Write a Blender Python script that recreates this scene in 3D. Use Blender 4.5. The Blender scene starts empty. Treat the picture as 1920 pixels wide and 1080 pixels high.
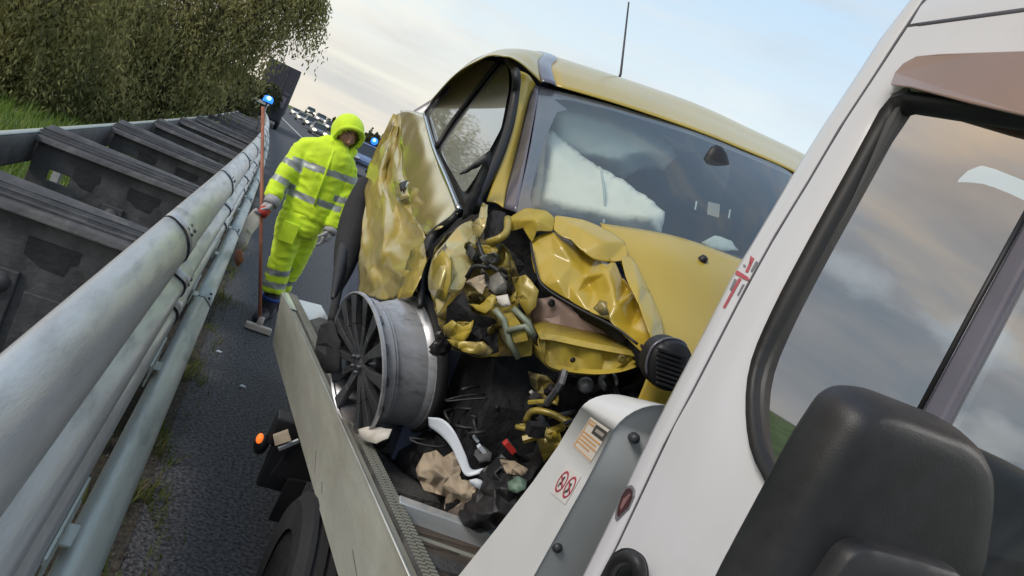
import bpy, bmesh, math, random
import numpy as np
from mathutils import Vector, Matrix, noise
from mathutils.geometry import delaunay_2d_cdt
random.seed(7)
S = bpy.context.scene
C = S.collection
PI = math.pi

# ------------------------------------------------------------------ camera
FPX, CAMH = 1400.0, 1.65
vpx, vpy, roll = 545.0, 209.0, math.radians(24.5)
Yc = Vector((vpx-960, vpy-540, FPX)).normalized()
Hc = Vector((math.cos(roll), math.sin(roll), 0))
Zc = Hc.cross(Yc).normalized()
if Zc.y > 0: Zc = -Zc
Xc = Yc.cross(Zc)
RM = Matrix((Xc, Yc, Zc))
CAM = Vector((0, 0, CAMH))
right = RM @ Vector((1, 0, 0)); up = RM @ Vector((0, -1, 0)); back = RM @ Vector((0, 0, -1))
cd = bpy.data.cameras.new('camera'); cam = bpy.data.objects.new('camera', cd); C.objects.link(cam)
m = Matrix.Identity(4)
for i in range(3):
    m[i][0] = right[i]; m[i][1] = up[i]; m[i][2] = back[i]; m[i][3] = CAM[i]
cam.matrix_world = m
cd.sensor_width = 36; cd.lens = FPX/1920*36; cd.clip_start = 0.05; cd.clip_end = 3000
S.camera = cam

# ------------------------------------------------------------------ light
SUN_EL, SUN_AZ = math.radians(38), math.radians(246)      # azimuth from +Y, clockwise
world = bpy.data.worlds.new('World'); S.world = world; world.use_nodes = True
nt = world.node_tree; nt.nodes.clear()
def N(nt, t, **kw):
    n = nt.nodes.new(t)
    for k, v in kw.items(): setattr(n, k, v)
    return n
def L(nt, a, b): nt.links.new(a, b)
def math_n(nt, op, a, b=None, clamp=False):
    n = N(nt, 'ShaderNodeMath', operation=op, use_clamp=clamp)
    for i, v in enumerate((a, b)):
        if v is None: continue
        if isinstance(v, (int, float)): n.inputs[i].default_value = v
        else: L(nt, v, n.inputs[i])
    return n.outputs[0]
def ramp(nt, fac, stops, interp='LINEAR'):
    r = N(nt, 'ShaderNodeValToRGB'); r.color_ramp.interpolation = interp
    el = r.color_ramp.elements
    while len(el) < len(stops): el.new(0.5)
    for e, (p, c) in zip(el, stops):
        e.position = p; e.color = (c[0], c[1], c[2], 1)
    if fac is not None: L(nt, fac, r.inputs[0])
    return r
def mixc(nt, fac, a, b, blend='MIX'):
    n = N(nt, 'ShaderNodeMix', data_type='RGBA', blend_type=blend)
    if isinstance(fac, (int, float)): n.inputs[0].default_value = fac
    else: L(nt, fac, n.inputs[0])
    for i, v in ((6, a), (7, b)):
        if isinstance(v, tuple): n.inputs[i].default_value = (v[0], v[1], v[2], 1)
        else: L(nt, v, n.inputs[i])
    return n.outputs[2]
sky = N(nt, 'ShaderNodeTexSky', sky_type='NISHITA', sun_disc=False)
sky.sun_elevation = SUN_EL; sky.sun_rotation = SUN_AZ; sky.air_density = 1.0; sky.dust_density = 2.0
tc = N(nt, 'ShaderNodeTexCoord')
sep = N(nt, 'ShaderNodeSeparateXYZ'); L(nt, tc.outputs['Generated'], sep.inputs[0])
el = math_n(nt, 'MAXIMUM', sep.outputs[2], 0.0)
# pale clear-sky gradient by elevation (multiplied by the 0.1 strength below)
grad = ramp(nt, el, [(0.0, (10.2, 9.3, 7.9)), (0.10, (10.4, 10.1, 8.9)), (0.20, (9.0, 10.2, 10.6)), (0.36, (6.9, 9.0, 10.9)), (0.7, (5.0, 6.9, 9.2))])
base = mixc(nt, 0.18, grad.outputs[0], sky.outputs[0])
cmb = N(nt, 'ShaderNodeCombineXYZ')
L(nt, math_n(nt, 'MULTIPLY', sep.outputs[0], 2.0), cmb.inputs[0]); L(nt, math_n(nt, 'MULTIPLY', sep.outputs[1], 2.0), cmb.inputs[1])
L(nt, math_n(nt, 'MULTIPLY', sep.outputs[2], 15.0), cmb.inputs[2])
n1 = N(nt, 'ShaderNodeTexNoise'); n1.inputs['Scale'].default_value = 1.7; n1.inputs['Detail'].default_value = 7; n1.inputs['Roughness'].default_value = .55
n1.inputs['Distortion'].default_value = .5
L(nt, cmb.outputs[0], n1.inputs['Vector'])
cmb2 = N(nt, 'ShaderNodeCombineXYZ')
L(nt, math_n(nt, 'MULTIPLY', sep.outputs[0], 3.0), cmb2.inputs[0]); L(nt, math_n(nt, 'MULTIPLY', sep.outputs[1], 3.0), cmb2.inputs[1])
L(nt, math_n(nt, 'MULTIPLY', sep.outputs[2], 6.0), cmb2.inputs[2])
n2 = N(nt, 'ShaderNodeTexNoise'); n2.inputs['Scale'].default_value = 1.3; n2.inputs['Detail'].default_value = 6
L(nt, cmb2.outputs[0], n2.inputs['Vector'])
# streaky thin cloud, thicker low down
low = ramp(nt, el, [(0.0, (1, 1, 1)), (0.14, (.85, .85, .85)), (0.26, (.25, .25, .25)), (0.6, (.5, .5, .5))])
mask = ramp(nt, n1.outputs[0], [(0.42, (0, 0, 0)), (0.64, (1, 1, 1))])
mk = math_n(nt, 'MULTIPLY', mask.outputs[0], low.outputs[0])
ccol = ramp(nt, n2.outputs[0], [(0.32, (5.6, 5.9, 6.2)), (0.5, (8.0, 7.6, 7.1)), (0.62, (10.8, 9.9, 8.3))])
skyc = mixc(nt, math_n(nt, 'MULTIPLY', mk, .8), base, ccol.outputs[0])
# heavier broken cloud banks on the west side (behind the barrier, seen in the cab window)
west = math_n(nt, 'MULTIPLY', sep.outputs[0], -1.0)
wm = ramp(nt, west, [(0.36, (0, 0, 0)), (0.62, (1, 1, 1))])
bank = ramp(nt, n2.outputs[0], [(0.30, (0, 0, 0)), (0.46, (1, 1, 1))])
n3 = N(nt, 'ShaderNodeTexNoise'); n3.inputs['Scale'].default_value = .9; n3.inputs['Detail'].default_value = 4; n3.inputs['Roughness'].default_value = .45; n3.inputs['Distortion'].default_value = .8
L(nt, cmb2.outputs[0], n3.inputs['Vector'])
n13 = math_n(nt, 'ADD', math_n(nt, 'MULTIPLY', n1.outputs[0], .25), math_n(nt, 'MULTIPLY', n3.outputs[0], .75))
bcol0 = ramp(nt, n13, [(0.38, (2.5, 2.9, 3.4)), (0.5, (4.2, 4.2, 4.3)), (0.64, (8.0, 6.6, 5.0))])
glow = ramp(nt, el, [(0.26, (0, 0, 0)), (0.46, (1, 1, 1))])           # higher cloud still catches warm evening light
bcol = mixc(nt, math_n(nt, 'MULTIPLY', glow.outputs[0], n2.outputs[0]), bcol0.outputs[0], (14.0, 9.6, 5.6))
skyc = mixc(nt, math_n(nt, 'MULTIPLY', math_n(nt, 'MULTIPLY', wm.outputs[0], bank.outputs[0]), .92), skyc, bcol)
bg = N(nt, 'ShaderNodeBackground'); bg.inputs[1].default_value = 0.1
L(nt, skyc, bg.inputs[0]); wo = N(nt, 'ShaderNodeOutputWorld'); L(nt, bg.outputs[0], wo.inputs[0])

sd = bpy.data.lights.new('sun', 'SUN'); sd.energy = 1.9; sd.angle = math.radians(20); sd.color = (1.0, .95, .88)
so = bpy.data.objects.new('sun', sd); C.objects.link(so)
sdir = Vector((math.sin(SUN_AZ)*math.cos(SUN_EL), math.cos(SUN_AZ)*math.cos(SUN_EL), math.sin(SUN_EL)))
so.rotation_euler = sdir.to_track_quat('Z', 'Y').to_euler(); so.location = (0, 0, 30)
vs = S.view_settings; vs.view_transform = 'Standard'; vs.look = 'None'; vs.exposure = 0.0; vs.gamma = 1; vs.use_curve_mapping = False

# ------------------------------------------------------------------ helpers
def ray(px, py): return RM @ Vector((px-960, py-540, FPX))
def W(px, py, Y=None, X=None, Z=None):
    d = ray(px, py)
    if Y is not None: k = Y/d.y
    elif X is not None: k = X/d.x
    else: k = (Z-CAMH)/d.z
    return CAM + d*k
def V(*a): return Vector(a)

def label(o, lab=None, cat=None, group=None, kind=None):
    if lab: o['label'] = lab
    if cat: o['category'] = cat
    if group: o['group'] = group
    if kind: o['kind'] = kind
    return o
def thing(name, lab, cat, loc=(0, 0, 0), group=None, rz=0):
    o = bpy.data.objects.new(name, None); C.objects.link(o); o.location = loc; o.rotation_euler = (0, 0, rz)
    o.empty_display_size = .2
    return label(o, lab, cat, group)
ORG = {}
def worg(p):
    o = Vector((0, 0, 0))
    while p: o += p.location; p = p.parent
    return o
def obj(name, verts, faces, mat, parent=None, smooth=True, solid=0, bevel=0, sub=0, local=False, offset=0):
    """verts in world space (or local if local=True)"""
    me = bpy.data.meshes.new(name)
    o0 = Vector((0, 0, 0)) if local or parent is None else worg(parent)
    me.from_pydata([tuple(Vector(v)-o0) for v in verts], [], faces)
    me.validate(); me.update()
    ob = bpy.data.objects.new(name, me); C.objects.link(ob)
    if mat: me.materials.append(mat)
    if parent: ob.parent = parent
    if smooth: me.polygons.foreach_set('use_smooth', [True]*len(me.polygons))
    if sub:
        md = ob.modifiers.new('sub', 'SUBSURF'); md.levels = sub; md.render_levels = sub
    if solid:
        md = ob.modifiers.new('solid', 'SOLIDIFY'); md.thickness = solid; md.offset = offset
    if bevel:
        md = ob.modifiers.new('bevel', 'BEVEL'); md.width = bevel; md.segments = 2; md.limit_method = 'ANGLE'; md.angle_limit = math.radians(35)
        md.harden_normals = False
    return ob
class MB:
    def __init__(s): s.v = []; s.f = []
    def add(s, v, f):
        n = len(s.v); s.v += [Vector(x) for x in v]; s.f += [tuple(i+n for i in q) for q in f]; return s
    def box(s, c, size, R=None):
        hx, hy, hz = size[0]/2, size[1]/2, size[2]/2
        vs_ = [Vector((x, y, z)) for x in (-hx, hx) for y in (-hy, hy) for z in (-hz, hz)]
        if R is not None: vs_ = [R @ q for q in vs_]
        c = Vector(c)
        return s.add([c+q for q in vs_], [(0, 1, 3, 2), (4, 6, 7, 5), (0, 4, 5, 1), (2, 3, 7, 6), (0, 2, 6, 4), (1, 5, 7, 3)])
    def bar(s, a, b, w, h, upv=(0, 0, 1)):
        a, b = Vector(a), Vector(b); d = (b-a); l = d.length; d.normalize()
        u = Vector(upv); x = d.cross(u).normalized(); u = x.cross(d)
        R = Matrix((x, d, u)).transposed()
        return s.box((a+b)/2, (w, l, h), R)
    def tube(s, pts, r, n=8, cap=True):
        pts = [Vector(p) for p in pts]; rr = r if isinstance(r, (list, tuple)) else [r]*len(pts)
        vv = []; prev = None
        for i, p in enumerate(pts):
            t = (pts[min(i+1, len(pts)-1)]-pts[max(i-1, 0)]).normalized()
            if prev is None:
                a = Vector((0, 0, 1)) if abs(t.z) < .9 else Vector((1, 0, 0)); x = t.cross(a).normalized()
            else: x = (prev-t*prev.dot(t)).normalized()
            prev = x; y = t.cross(x)
            for k in range(n):
                q = 2*PI*k/n; vv.append(p+(x*math.cos(q)+y*math.sin(q))*rr[i])
        ff = [(i*n+k, i*n+(k+1) % n, (i+1)*n+(k+1) % n, (i+1)*n+k) for i in range(len(pts)-1) for k in range(n)]
        if cap: ff += [tuple(range(n))[::-1], tuple(range((len(pts)-1)*n, len(pts)*n))]
        return s.add(vv, ff)
    def lathe(s, c, axis, prof, n=32, close=False, ref=None):
        """prof: list of (radius, along axis)"""
        axis = Vector(axis).normalized(); a = Vector(ref) if ref else (Vector((0, 0, 1)) if abs(axis.z) < .9 else Vector((1, 0, 0)))
        x = axis.cross(a).normalized(); y = axis.cross(x); c = Vector(c)
        vv = [c+axis*h+(x*math.cos(2*PI*k/n)+y*math.sin(2*PI*k/n))*r for r, h in prof for k in range(n)]
        ff = [(i*n+k, i*n+(k+1) % n, (i+1)*n+(k+1) % n, (i+1)*n+k) for i in range(len(prof)-1) for k in range(n)]
        return s.add(vv, ff)
    def prism(s, pts, d):
        pts = [Vector(p) for p in pts]; d = Vector(d); n = len(pts)
        return s.add(pts+[p+d for p in pts], [tuple(range(n))[::-1], tuple(range(n, 2*n))]+[(i, (i+1) % n, n+(i+1) % n, n+i) for i in range(n)])
    def ball(s, c, r, n=10, m=6):
        r = Vector(r) if not isinstance(r, (int, float)) else Vector((r, r, r)); c = Vector(c)
        vv = [c+Vector((r.x*math.sin(PI*i/m)*math.cos(2*PI*k/n), r.y*math.sin(PI*i/m)*math.sin(2*PI*k/n), r.z*math.cos(PI*i/m))) for i in range(m+1) for k in range(n)]
        return s.add(vv, [(i*n+k, (i+1)*n+k, (i+1)*n+(k+1) % n, i*n+(k+1) % n) for i in range(m) for k in range(n)])
    def obj(s, name, mat, parent=None, **kw): return obj(name, s.v, s.f, mat, parent, **kw)

def cr(p0, p1, p2, p3, t):
    return 0.5*((2*p1)+(p2-p0)*t+(2*p0-5*p1+4*p2-p3)*t*t+(3*p1-p0-3*p2+p3)*t*t*t)
def spline(pts, n):
    pts = [Vector(p) for p in pts]; out = []
    k = len(pts)-1
    for j in range(n+1):
        u = j/n*k; i = min(int(u), k-1); t = u-i
        a = pts[i-1] if i > 0 else pts[0]*2-pts[1]
        d = pts[i+2] if i+2 <= k else pts[k]*2-pts[k-1]
        out.append(cr(a, pts[i], pts[i+1], d, t))
    return out
def patch(grid, nu, nv):
    """Catmull-Rom surface through a grid of 3D points -> verts, faces (nu along a row, nv across rows)"""
    rows = [spline(r, nu) for r in grid]
    cols = [spline([r[i] for r in rows], nv) for i in range(nu+1)]
    vv = [cols[i][j] for j in range(nv+1) for i in range(nu+1)]
    ff = [(j*(nu+1)+i, j*(nu+1)+i+1, (j+1)*(nu+1)+i+1, (j+1)*(nu+1)+i) for j in range(nv) for i in range(nu)]
    return vv, ff
def ridged(p, sc, seed):
    q = Vector(p)*sc+Vector((seed*7.3, seed*3.1, seed*1.7))
    return 1-2*abs(noise.noise(q))+.5*(1-2*abs(noise.noise(q*2.1)))
def crumple(name, outline, mat, parent, amp=.03, sc=7, seed=1, step=9, bulge=0, thick=.003, smooth=True, facet=1, coarse=1.7, flat=1, soft=0):
    """sheet whose rim runs through (px, py, depth) marks; the inside is buckled with ridged noise"""
    rnd = random.Random(seed); step0 = step; step = step*coarse
    o2 = [Vector((a[0], a[1])) for a in outline]; n = len(o2)
    dens = []
    for i in range(n):
        a, b = outline[i], outline[(i+1) % n]
        k = max(1, int(math.hypot(b[0]-a[0], b[1]-a[1])/(step*.8)))
        for j in range(k):
            t = j/k; jit = 0 if j == 0 else 1.6
            dens.append((a[0]+(b[0]-a[0])*t+rnd.uniform(-jit, jit), a[1]+(b[1]-a[1])*t+rnd.uniform(-jit, jit), a[2]+(b[2]-a[2])*t))
    pts = [Vector((a, b)) for a, b, _ in dens]; nb = len(pts)
    def inside(x, y):
        c = False
        for i in range(nb):
            p, q = pts[i], pts[i-1]
            if (p.y > y) != (q.y > y) and x < (q.x-p.x)*(y-p.y)/(q.y-p.y)+p.x: c = not c
        return c
    x0, x1 = min(p.x for p in pts), max(p.x for p in pts); y0, y1 = min(p.y for p in pts), max(p.y for p in pts)
    inner = []
    yy = y0+step/2
    while yy < y1:
        xx = x0+step/2
        while xx < x1:
            a, b = xx+rnd.uniform(-.3, .3)*step, yy+rnd.uniform(-.3, .3)*step
            if inside(a, b) and min((Vector((a, b))-p).length for p in pts) > step*.45: inner.append(Vector((a, b)))
            xx += step
        yy += step
    allp = pts+inner
    r = delaunay_2d_cdt(allp, [(i, (i+1) % nb) for i in range(nb)], [], 1, .01)
    vv = []
    for p in r[0]:
        sw = sy = 0; dm = 1e9
        for a, b, d in dens:
            q = (a-p.x)**2+(b-p.y)**2+1e-3; w = 1/q; sw += w; sy += w*d; dm = min(dm, q)
        Y = sy/sw; e = min(1, math.sqrt(dm)/(step*3.5))
        P = W(p.x, p.y, Y=Y)
        Y += (amp*.45*ridged(P, sc, seed)+amp*rnd.uniform(-.6, .6)*(facet))*(.45+.55*e)-bulge*e
        vv.append(W(p.x, p.y, Y=Y))
    ob = obj(name, vv, [tuple(f) for f in r[2]], mat, parent, smooth=smooth, solid=thick)
    if soft:
        ob.modifiers.clear()
        md = ob.modifiers.new('sub', 'SUBSURF'); md.subdivision_type = 'SIMPLE'; md.levels = md.render_levels = 3
        md = ob.modifiers.new('smooth', 'SMOOTH'); md.iterations = 5; md.factor = .5
        md = ob.modifiers.new('solid', 'SOLIDIFY'); md.thickness = thick; md.offset = 0
    elif facet and flat: ob.data.set_sharp_from_angle(angle=math.radians(24))
    return ob
def handsheet(name, outline, inner, mat, parent, thick=.003, crease=26, lev=2, seed=1, jit=0):
    """folded sheet through hand-placed (px, py, depth) marks; sharp folds stay sharp, the rest is smooth"""
    n = len(outline); allp = [Vector((a, b)) for a, b, _ in outline+inner]; dep = [c for _, _, c in outline+inner]
    r = delaunay_2d_cdt(allp, [(i, (i+1) % n) for i in range(n)], [], 1, .01)
    vv = []
    for p in r[0]:
        k = min(range(len(allp)), key=lambda i: (allp[i]-p).length); vv.append(W(p.x, p.y, Y=dep[k]))
    ob = obj(name, vv, [tuple(f) for f in r[2]], mat, parent)
    bm = bmesh.new(); bm.from_mesh(ob.data); cl = bm.edges.layers.float.get('crease_edge') or bm.edges.layers.float.new('crease_edge')
    for e in bm.edges:
        if len(e.link_faces) == 2 and e.calc_face_angle() > math.radians(crease): e[cl] = .55
    bm.to_mesh(ob.data); bm.free()
    md = ob.modifiers.new('sub', 'SUBSURF'); md.subdivision_type = 'SIMPLE'; md.levels = md.render_levels = lev+1
    md = ob.modifiers.new('smooth', 'SMOOTH'); md.iterations = 5; md.factor = .5
    md = ob.modifiers.new('solid', 'SOLIDIFY'); md.thickness = thick; md.offset = 0
    return ob
# ------------------------------------------------------------------ materials
def mat(name, col, rough=.5, metal=0, var=.15, vscale=6, bump=0, bscale=40, coat=0, spec=.5, col2=None, stretch=None, dirt=None, dscale=3, dlo=.5, dhi=.7):
    m = bpy.data.materials.new(name); m.use_nodes = True; t = m.node_tree; b = t.nodes['Principled BSDF']
    b.inputs['Roughness'].default_value = rough; b.inputs['Metallic'].default_value = metal
    b.inputs['Coat Weight'].default_value = coat; b.inputs['Coat Roughness'].default_value = .16
    b.inputs['Specular IOR Level'].default_value = spec
    tc = N(t, 'ShaderNodeTexCoord'); src = tc.outputs['Object']
    if stretch:
        mp = N(t, 'ShaderNodeMapping'); mp.inputs['Scale'].default_value = stretch; L(t, src, mp.inputs[0]); src = mp.outputs[0]
    nz = N(t, 'ShaderNodeTexNoise'); nz.inputs['Scale'].default_value = vscale; nz.inputs['Detail'].default_value = 6; L(t, src, nz.inputs['Vector'])
    c2 = col2 or tuple(min(1, c*(1+var)) for c in col); c1 = tuple(c*(1-var) for c in col) if not col2 else col
    r = ramp(t, nz.outputs[0], [(.36, c1), (.66, c2)])
    out = r.outputs[0]
    if dirt:
        nd = N(t, 'ShaderNodeTexNoise'); nd.inputs['Scale'].default_value = dscale; nd.inputs['Detail'].default_value = 8; nd.inputs['Roughness'].default_value = .65
        L(t, src, nd.inputs['Vector'])
        rd = ramp(t, nd.outputs[0], [(dlo, (0, 0, 0)), (dhi, (1, 1, 1))])
        out = mixc(t, rd.outputs[0], out, dirt)
        rr = math_n(t, 'ADD', math_n(t, 'MULTIPLY', rd.outputs[0], .3), rough, True); L(t, rr, b.inputs['Roughness'])
    else:
        rr = math_n(t, 'ADD', math_n(t, 'MULTIPLY', nz.outputs[0], .2), rough-.1, True); L(t, rr, b.inputs['Roughness'])
    L(t, out, b.inputs['Base Color'])
    if bump:
        nb_ = N(t, 'ShaderNodeTexNoise'); nb_.inputs['Scale'].default_value = bscale; nb_.inputs['Detail'].default_value = 5; L(t, src, nb_.inputs['Vector'])
        bp = N(t, 'ShaderNodeBump'); bp.inputs['Strength'].default_value = bump; bp.inputs['Distance'].default_value = .02
        L(t, nb_.outputs[0], bp.inputs['Height']); L(t, bp.outputs[0], b.inputs['Normal'])
    return m
def glass(name, tint, refl=.12, rough=.02, haze=0, hazecol=(.5, .55, .55)):
    m = bpy.data.materials.new(name); m.use_nodes = True; t = m.node_tree; t.nodes.clear()
    o = N(t, 'ShaderNodeOutputMaterial'); tr = N(t, 'ShaderNodeBsdfTransparent'); tr.inputs[0].default_value = (*tint, 1)
    gl = N(t, 'ShaderNodeBsdfGlossy'); gl.inputs['Roughness'].default_value = rough; gl.inputs[0].default_value = (.95, .97, 1, 1)
    ge = N(t, 'ShaderNodeNewGeometry'); dp = N(t, 'ShaderNodeVectorMath', operation='DOT_PRODUCT'); L(t, ge.outputs['Normal'], dp.inputs[0]); L(t, ge.outputs['Incoming'], dp.inputs[1])
    ab = math_n(t, 'SUBTRACT', 1.0, math_n(t, 'ABSOLUTE', dp.outputs['Value'])); fr = math_n(t, 'MULTIPLY', math_n(t, 'POWER', ab, 5.0), .9)
    f = math_n(t, 'ADD', fr, refl, True)
    base = tr.outputs[0]
    if haze:
        df = N(t, 'ShaderNodeBsdfDiffuse'); df.inputs[0].default_value = (*hazecol, 1)
        mx0 = N(t, 'ShaderNodeMixShader'); mx0.inputs[0].default_value = haze; L(t, base, mx0.inputs[1]); L(t, df.outputs[0], mx0.inputs[2]); base = mx0.outputs[0]
    mx = N(t, 'ShaderNodeMixShader'); L(t, f, mx.inputs[0]); L(t, base, mx.inputs[1]); L(t, gl.outputs[0], mx.inputs[2]); L(t, mx.outputs[0], o.inputs[0])
    return m
def emit(name, col, s):
    m = bpy.data.materials.new(name); m.use_nodes = True; b = m.node_tree.nodes['Principled BSDF']
    b.inputs['Base Color'].default_value = (*[min(1, c) for c in col], 1); b.inputs['Emission Color'].default_value = (*col, 1); b.inputs['Emission Strength'].default_value = s
    return m
M = {}
M['asphalt'] = mat('asphalt', (.016, .017, .022), .8, vscale=55, bump=1.0, bscale=70, col2=(.125, .125, .14), dirt=(.06, .06, .068), dscale=1.2, dlo=.56, dhi=.85)
M['soil'] = mat('soil', (.045, .04, .033), .95, var=.5, vscale=30, bump=.8, bscale=60, dirt=(.09, .07, .045), dscale=5)
M['meadow'] = mat('meadow', (.07, .115, .022), .95, var=.4, vscale=1.1, bump=.6, bscale=30, dirt=(.13, .10, .05), dscale=.5, dlo=.52, dhi=.66)
M['steel'] = mat('galvanised steel', (.54, .555, .57), .34, .45, var=.06, vscale=14, bump=.06, bscale=60, stretch=(3, .5, 3), dirt=(.33, .325, .31), dscale=7, dlo=.46, dhi=.8)
M['steel_pale'] = mat('pale green steel', (.42, .46, .44), .4, .25, var=.1, vscale=8, bump=.05, bscale=50, stretch=(3, .5, 3), dirt=(.28, .31, .29), dscale=4)
M['bolt'] = mat('dark bolt', (.07, .075, .085), .5, .6)
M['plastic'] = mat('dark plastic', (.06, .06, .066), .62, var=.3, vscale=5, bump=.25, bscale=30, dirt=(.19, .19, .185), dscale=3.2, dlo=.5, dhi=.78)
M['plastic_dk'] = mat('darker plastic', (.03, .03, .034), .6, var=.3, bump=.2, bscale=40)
M['rail_paint'] = mat('dull yellow inner paint', (.40, .30, .035), .5, 0, var=.12, vscale=9, coat=.15, dirt=(.16, .13, .04), dscale=7, dlo=.5, dhi=.68, bump=.08, bscale=30)
M['yellow'] = mat('yellow car paint', (.44, .315, .030), .45, 0, var=.06, vscale=3, coat=.8, dirt=(.34, .25, .07), dscale=2.2, dlo=.58, dhi=.85, bump=.02, bscale=30)
M['olive'] = mat('scraped yellow paint', (.33, .25, .04), .42, .1, var=.2, vscale=9, coat=.35, dirt=(.12, .10, .045), dscale=6, dlo=.48, dhi=.62, bump=.1, bscale=25)
M['gold'] = mat('yellow paint with sky sheen', (.54, .44, .17), .2, .35, var=.12, vscale=4, coat=1.0, dirt=(.20, .16, .06), dscale=4, dlo=.55, dhi=.7)  # paler than the body yellow: the sky's cream reflection is in the colour
M['primer'] = mat('bare pinkish panel', (.30, .21, .18), .6, .1, var=.2, bump=.1)
M['black'] = mat('black rubber', (.012, .012, .014), .5, var=.3)
M['shade_black'] = mat('engine bay shade black', (.006, .006, .008), .75, var=.6, vscale=15, bump=.6, bscale=25)  # base colour near black so open hollows read as deep shade
M['frit'] = mat('frit grey', (.11, .105, .14), .25, coat=.6)
M['chrome'] = mat('chrome', (.62, .62, .64), .15, 1.0, var=.05)
M['rim'] = mat('rim dark alloy', (.15, .15, .16), .28, .7, var=.25, vscale=8)
M['barrel'] = mat('wheel barrel', (.46, .47, .50), .36, .5, var=.12, vscale=5, stretch=(1, 3, 3), dirt=(.12, .12, .125), dscale=5, dlo=.5, dhi=.75)
M['tyre'] = mat('tyre', (.018, .018, .02), .8, var=.3, bump=.2)
M['white'] = mat('white van paint', (.66, .67, .715), .32, 0, var=.03, vscale=2, coat=.7, dirt=(.58, .58, .60), dscale=2.5, dlo=.55, dhi=.8)
M['cabinet'] = mat('white cabinet enamel', (.68, .69, .70), .4, 0, var=.03, coat=.6, dirt=(.5, .5, .5), dscale=4, dlo=.6, dhi=.85)
M['seam'] = mat('panel seam', (.10, .10, .12), .6)
M['mirror'] = mat('mirror plastic', (.016, .0165, .020), .45, var=.2, vscale=40, bump=.10, bscale=700, dirt=(.028, .029, .033), dscale=3)
M['alu'] = mat('aluminium sideboard', (.31, .315, .275), .5, .2, var=.12, vscale=3, bump=.05, bscale=30, stretch=(1, .6, 4), dirt=(.20, .195, .155), dscale=2.6, dlo=.46, dhi=.75)
M['alu_b'] = mat('bright aluminium', (.62, .66, .69), .3, .5, var=.08)
M['deck'] = mat('deck plate', (.085, .085, .085), .6, .2, var=.3, vscale=8, bump=.4, bscale=60, dirt=(.15, .14, .12), dscale=5)
M['wood'] = mat('deck wood', (.075, .058, .045), .75, var=.35, vscale=6, stretch=(1, 12, 12), bump=.3, bscale=20)
M['visor'] = mat('smoked wind deflector', (.27, .165, .12), .3, 0, var=.1, vscale=3, coat=.8)
M['hivis'] = mat('hi-vis fabric', (.66, .90, .025), .75, var=.08, vscale=10, bump=.3, bscale=14)
M['hivis'].node_tree.nodes['Principled BSDF'].inputs['Sheen Weight'].default_value = .2
M['reflect'] = mat('reflective tape', (.34, .37, .36), .45, .2)
M['skin'] = mat('skin', (.52, .26, .20), .55, var=.12)
M['glove'] = mat('grey work glove', (.38, .37, .38), .8, var=.15, bump=.3)
M['boot'] = mat('boot', (.018, .02, .03), .6)
M['blue'] = mat('blue gaiter', (.02, .07, .35), .6)
M['red'] = mat('red', (.50, .035, .03), .55)
M['handle'] = mat('broom handle wood', (.33, .12, .07), .55, var=.2, vscale=5, stretch=(8, 8, 1))
M['broomhead'] = mat('broom head', (.55, .48, .42), .6)
M['airbag'] = mat('airbag cloth', (.80, .80, .74), .85, var=.06, vscale=4, bump=.25, bscale=16)
M['airbag2'] = mat('curtain airbag cloth', (.48, .56, .58), .9, var=.08, vscale=3, bump=.2, bscale=12)  # grey-blue sky reflection of the windscreen is mixed into this cloth colour
M['inside'] = mat('car interior', (.055, .070, .115), .85, var=.3)  # blue of the sky mirrored in the windscreen is mixed into this base
M['cabin'] = mat('cab interior', (.10, .10, .105), .85, var=.2)
M['beige'] = mat('beige cloth', (.36, .29, .21), .85, var=.2, vscale=8, bump=.4, bscale=20)
M['trim'] = mat('white trim', (.60, .65, .72), .35, var=.06)
M['greenish'] = mat('green plastic', (.14, .22, .17), .5)
M['orange_ink'] = mat('orange ink', (.55, .31, .14), .6)
M['dark_ink'] = mat('dark ink', (.05, .045, .045), .6)
M['sticker'] = mat('sticker', (.68, .66, .66), .5, var=.04)
M['cream'] = mat('cream sticker', (.60, .56, .50), .5, var=.04)
M['badge'] = mat('maroon badge', (.06, .022, .026), .3, coat=.5)
M['glass_cab'] = glass('cab window glass', (.74, .86, .85), .58)
M['glass_ws'] = glass('windscreen glass', (.86, .90, .86), .10, .04, .05, (.45, .54, .58))
M['glass_side'] = glass('side window glass', (.18, .22, .22), .24, .03, .55, (.50, .53, .52))  # pale diffuse haze stands in for sky reflected in the side glass
M['cyan'] = glass('pale glass', (.8, .95, .95), .05)
M['leaf'] = None
M['bark'] = mat('bark', (.06, .048, .038), .9, var=.4, bump=.8, bscale=12)
M['amber'] = emit('amber lamp', (1.0, .20, .03), .9)
M['blue_lamp'] = emit('blue lamp', (.02, .20, 1.0), 1.5)
M['blue_core'] = emit('blue lamp core', (.45, .85, 1.0), 1.6)
M['headlamp'] = emit('headlamp', (1.0, .86, .62), 1.6)
M['tin'] = mat('dark lorry paint', (.035, .035, .05), .6)
def leafmat(name, cols, rough=.6):
    m = bpy.data.materials.new(name); m.use_nodes = True; t = m.node_tree; b = t.nodes['Principled BSDF']
    at = N(t, 'ShaderNodeAttribute', attribute_name='tone')
    r = ramp(t, at.outputs['Fac'], cols); L(t, r.outputs[0], b.inputs['Base Color'])
    b.inputs['Roughness'].default_value = rough; b.inputs['Specular IOR Level'].default_value = .3
    tl = N(t, 'ShaderNodeBsdfTranslucent'); L(t, r.outputs[0], tl.inputs[0])
    mx = N(t, 'ShaderNodeMixShader'); mx.inputs[0].default_value = .45; L(t, b.outputs[0], mx.inputs[1]); L(t, tl.outputs[0], mx.inputs[2])
    L(t, mx.outputs[0], t.nodes['Material Output'].inputs[0]); return m
M['leaf'] = leafmat('drooping leaf', [(0, (.085, .098, .042)), (.45, (.29, .285, .115)), (1, (.52, .44, .19))])
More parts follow.
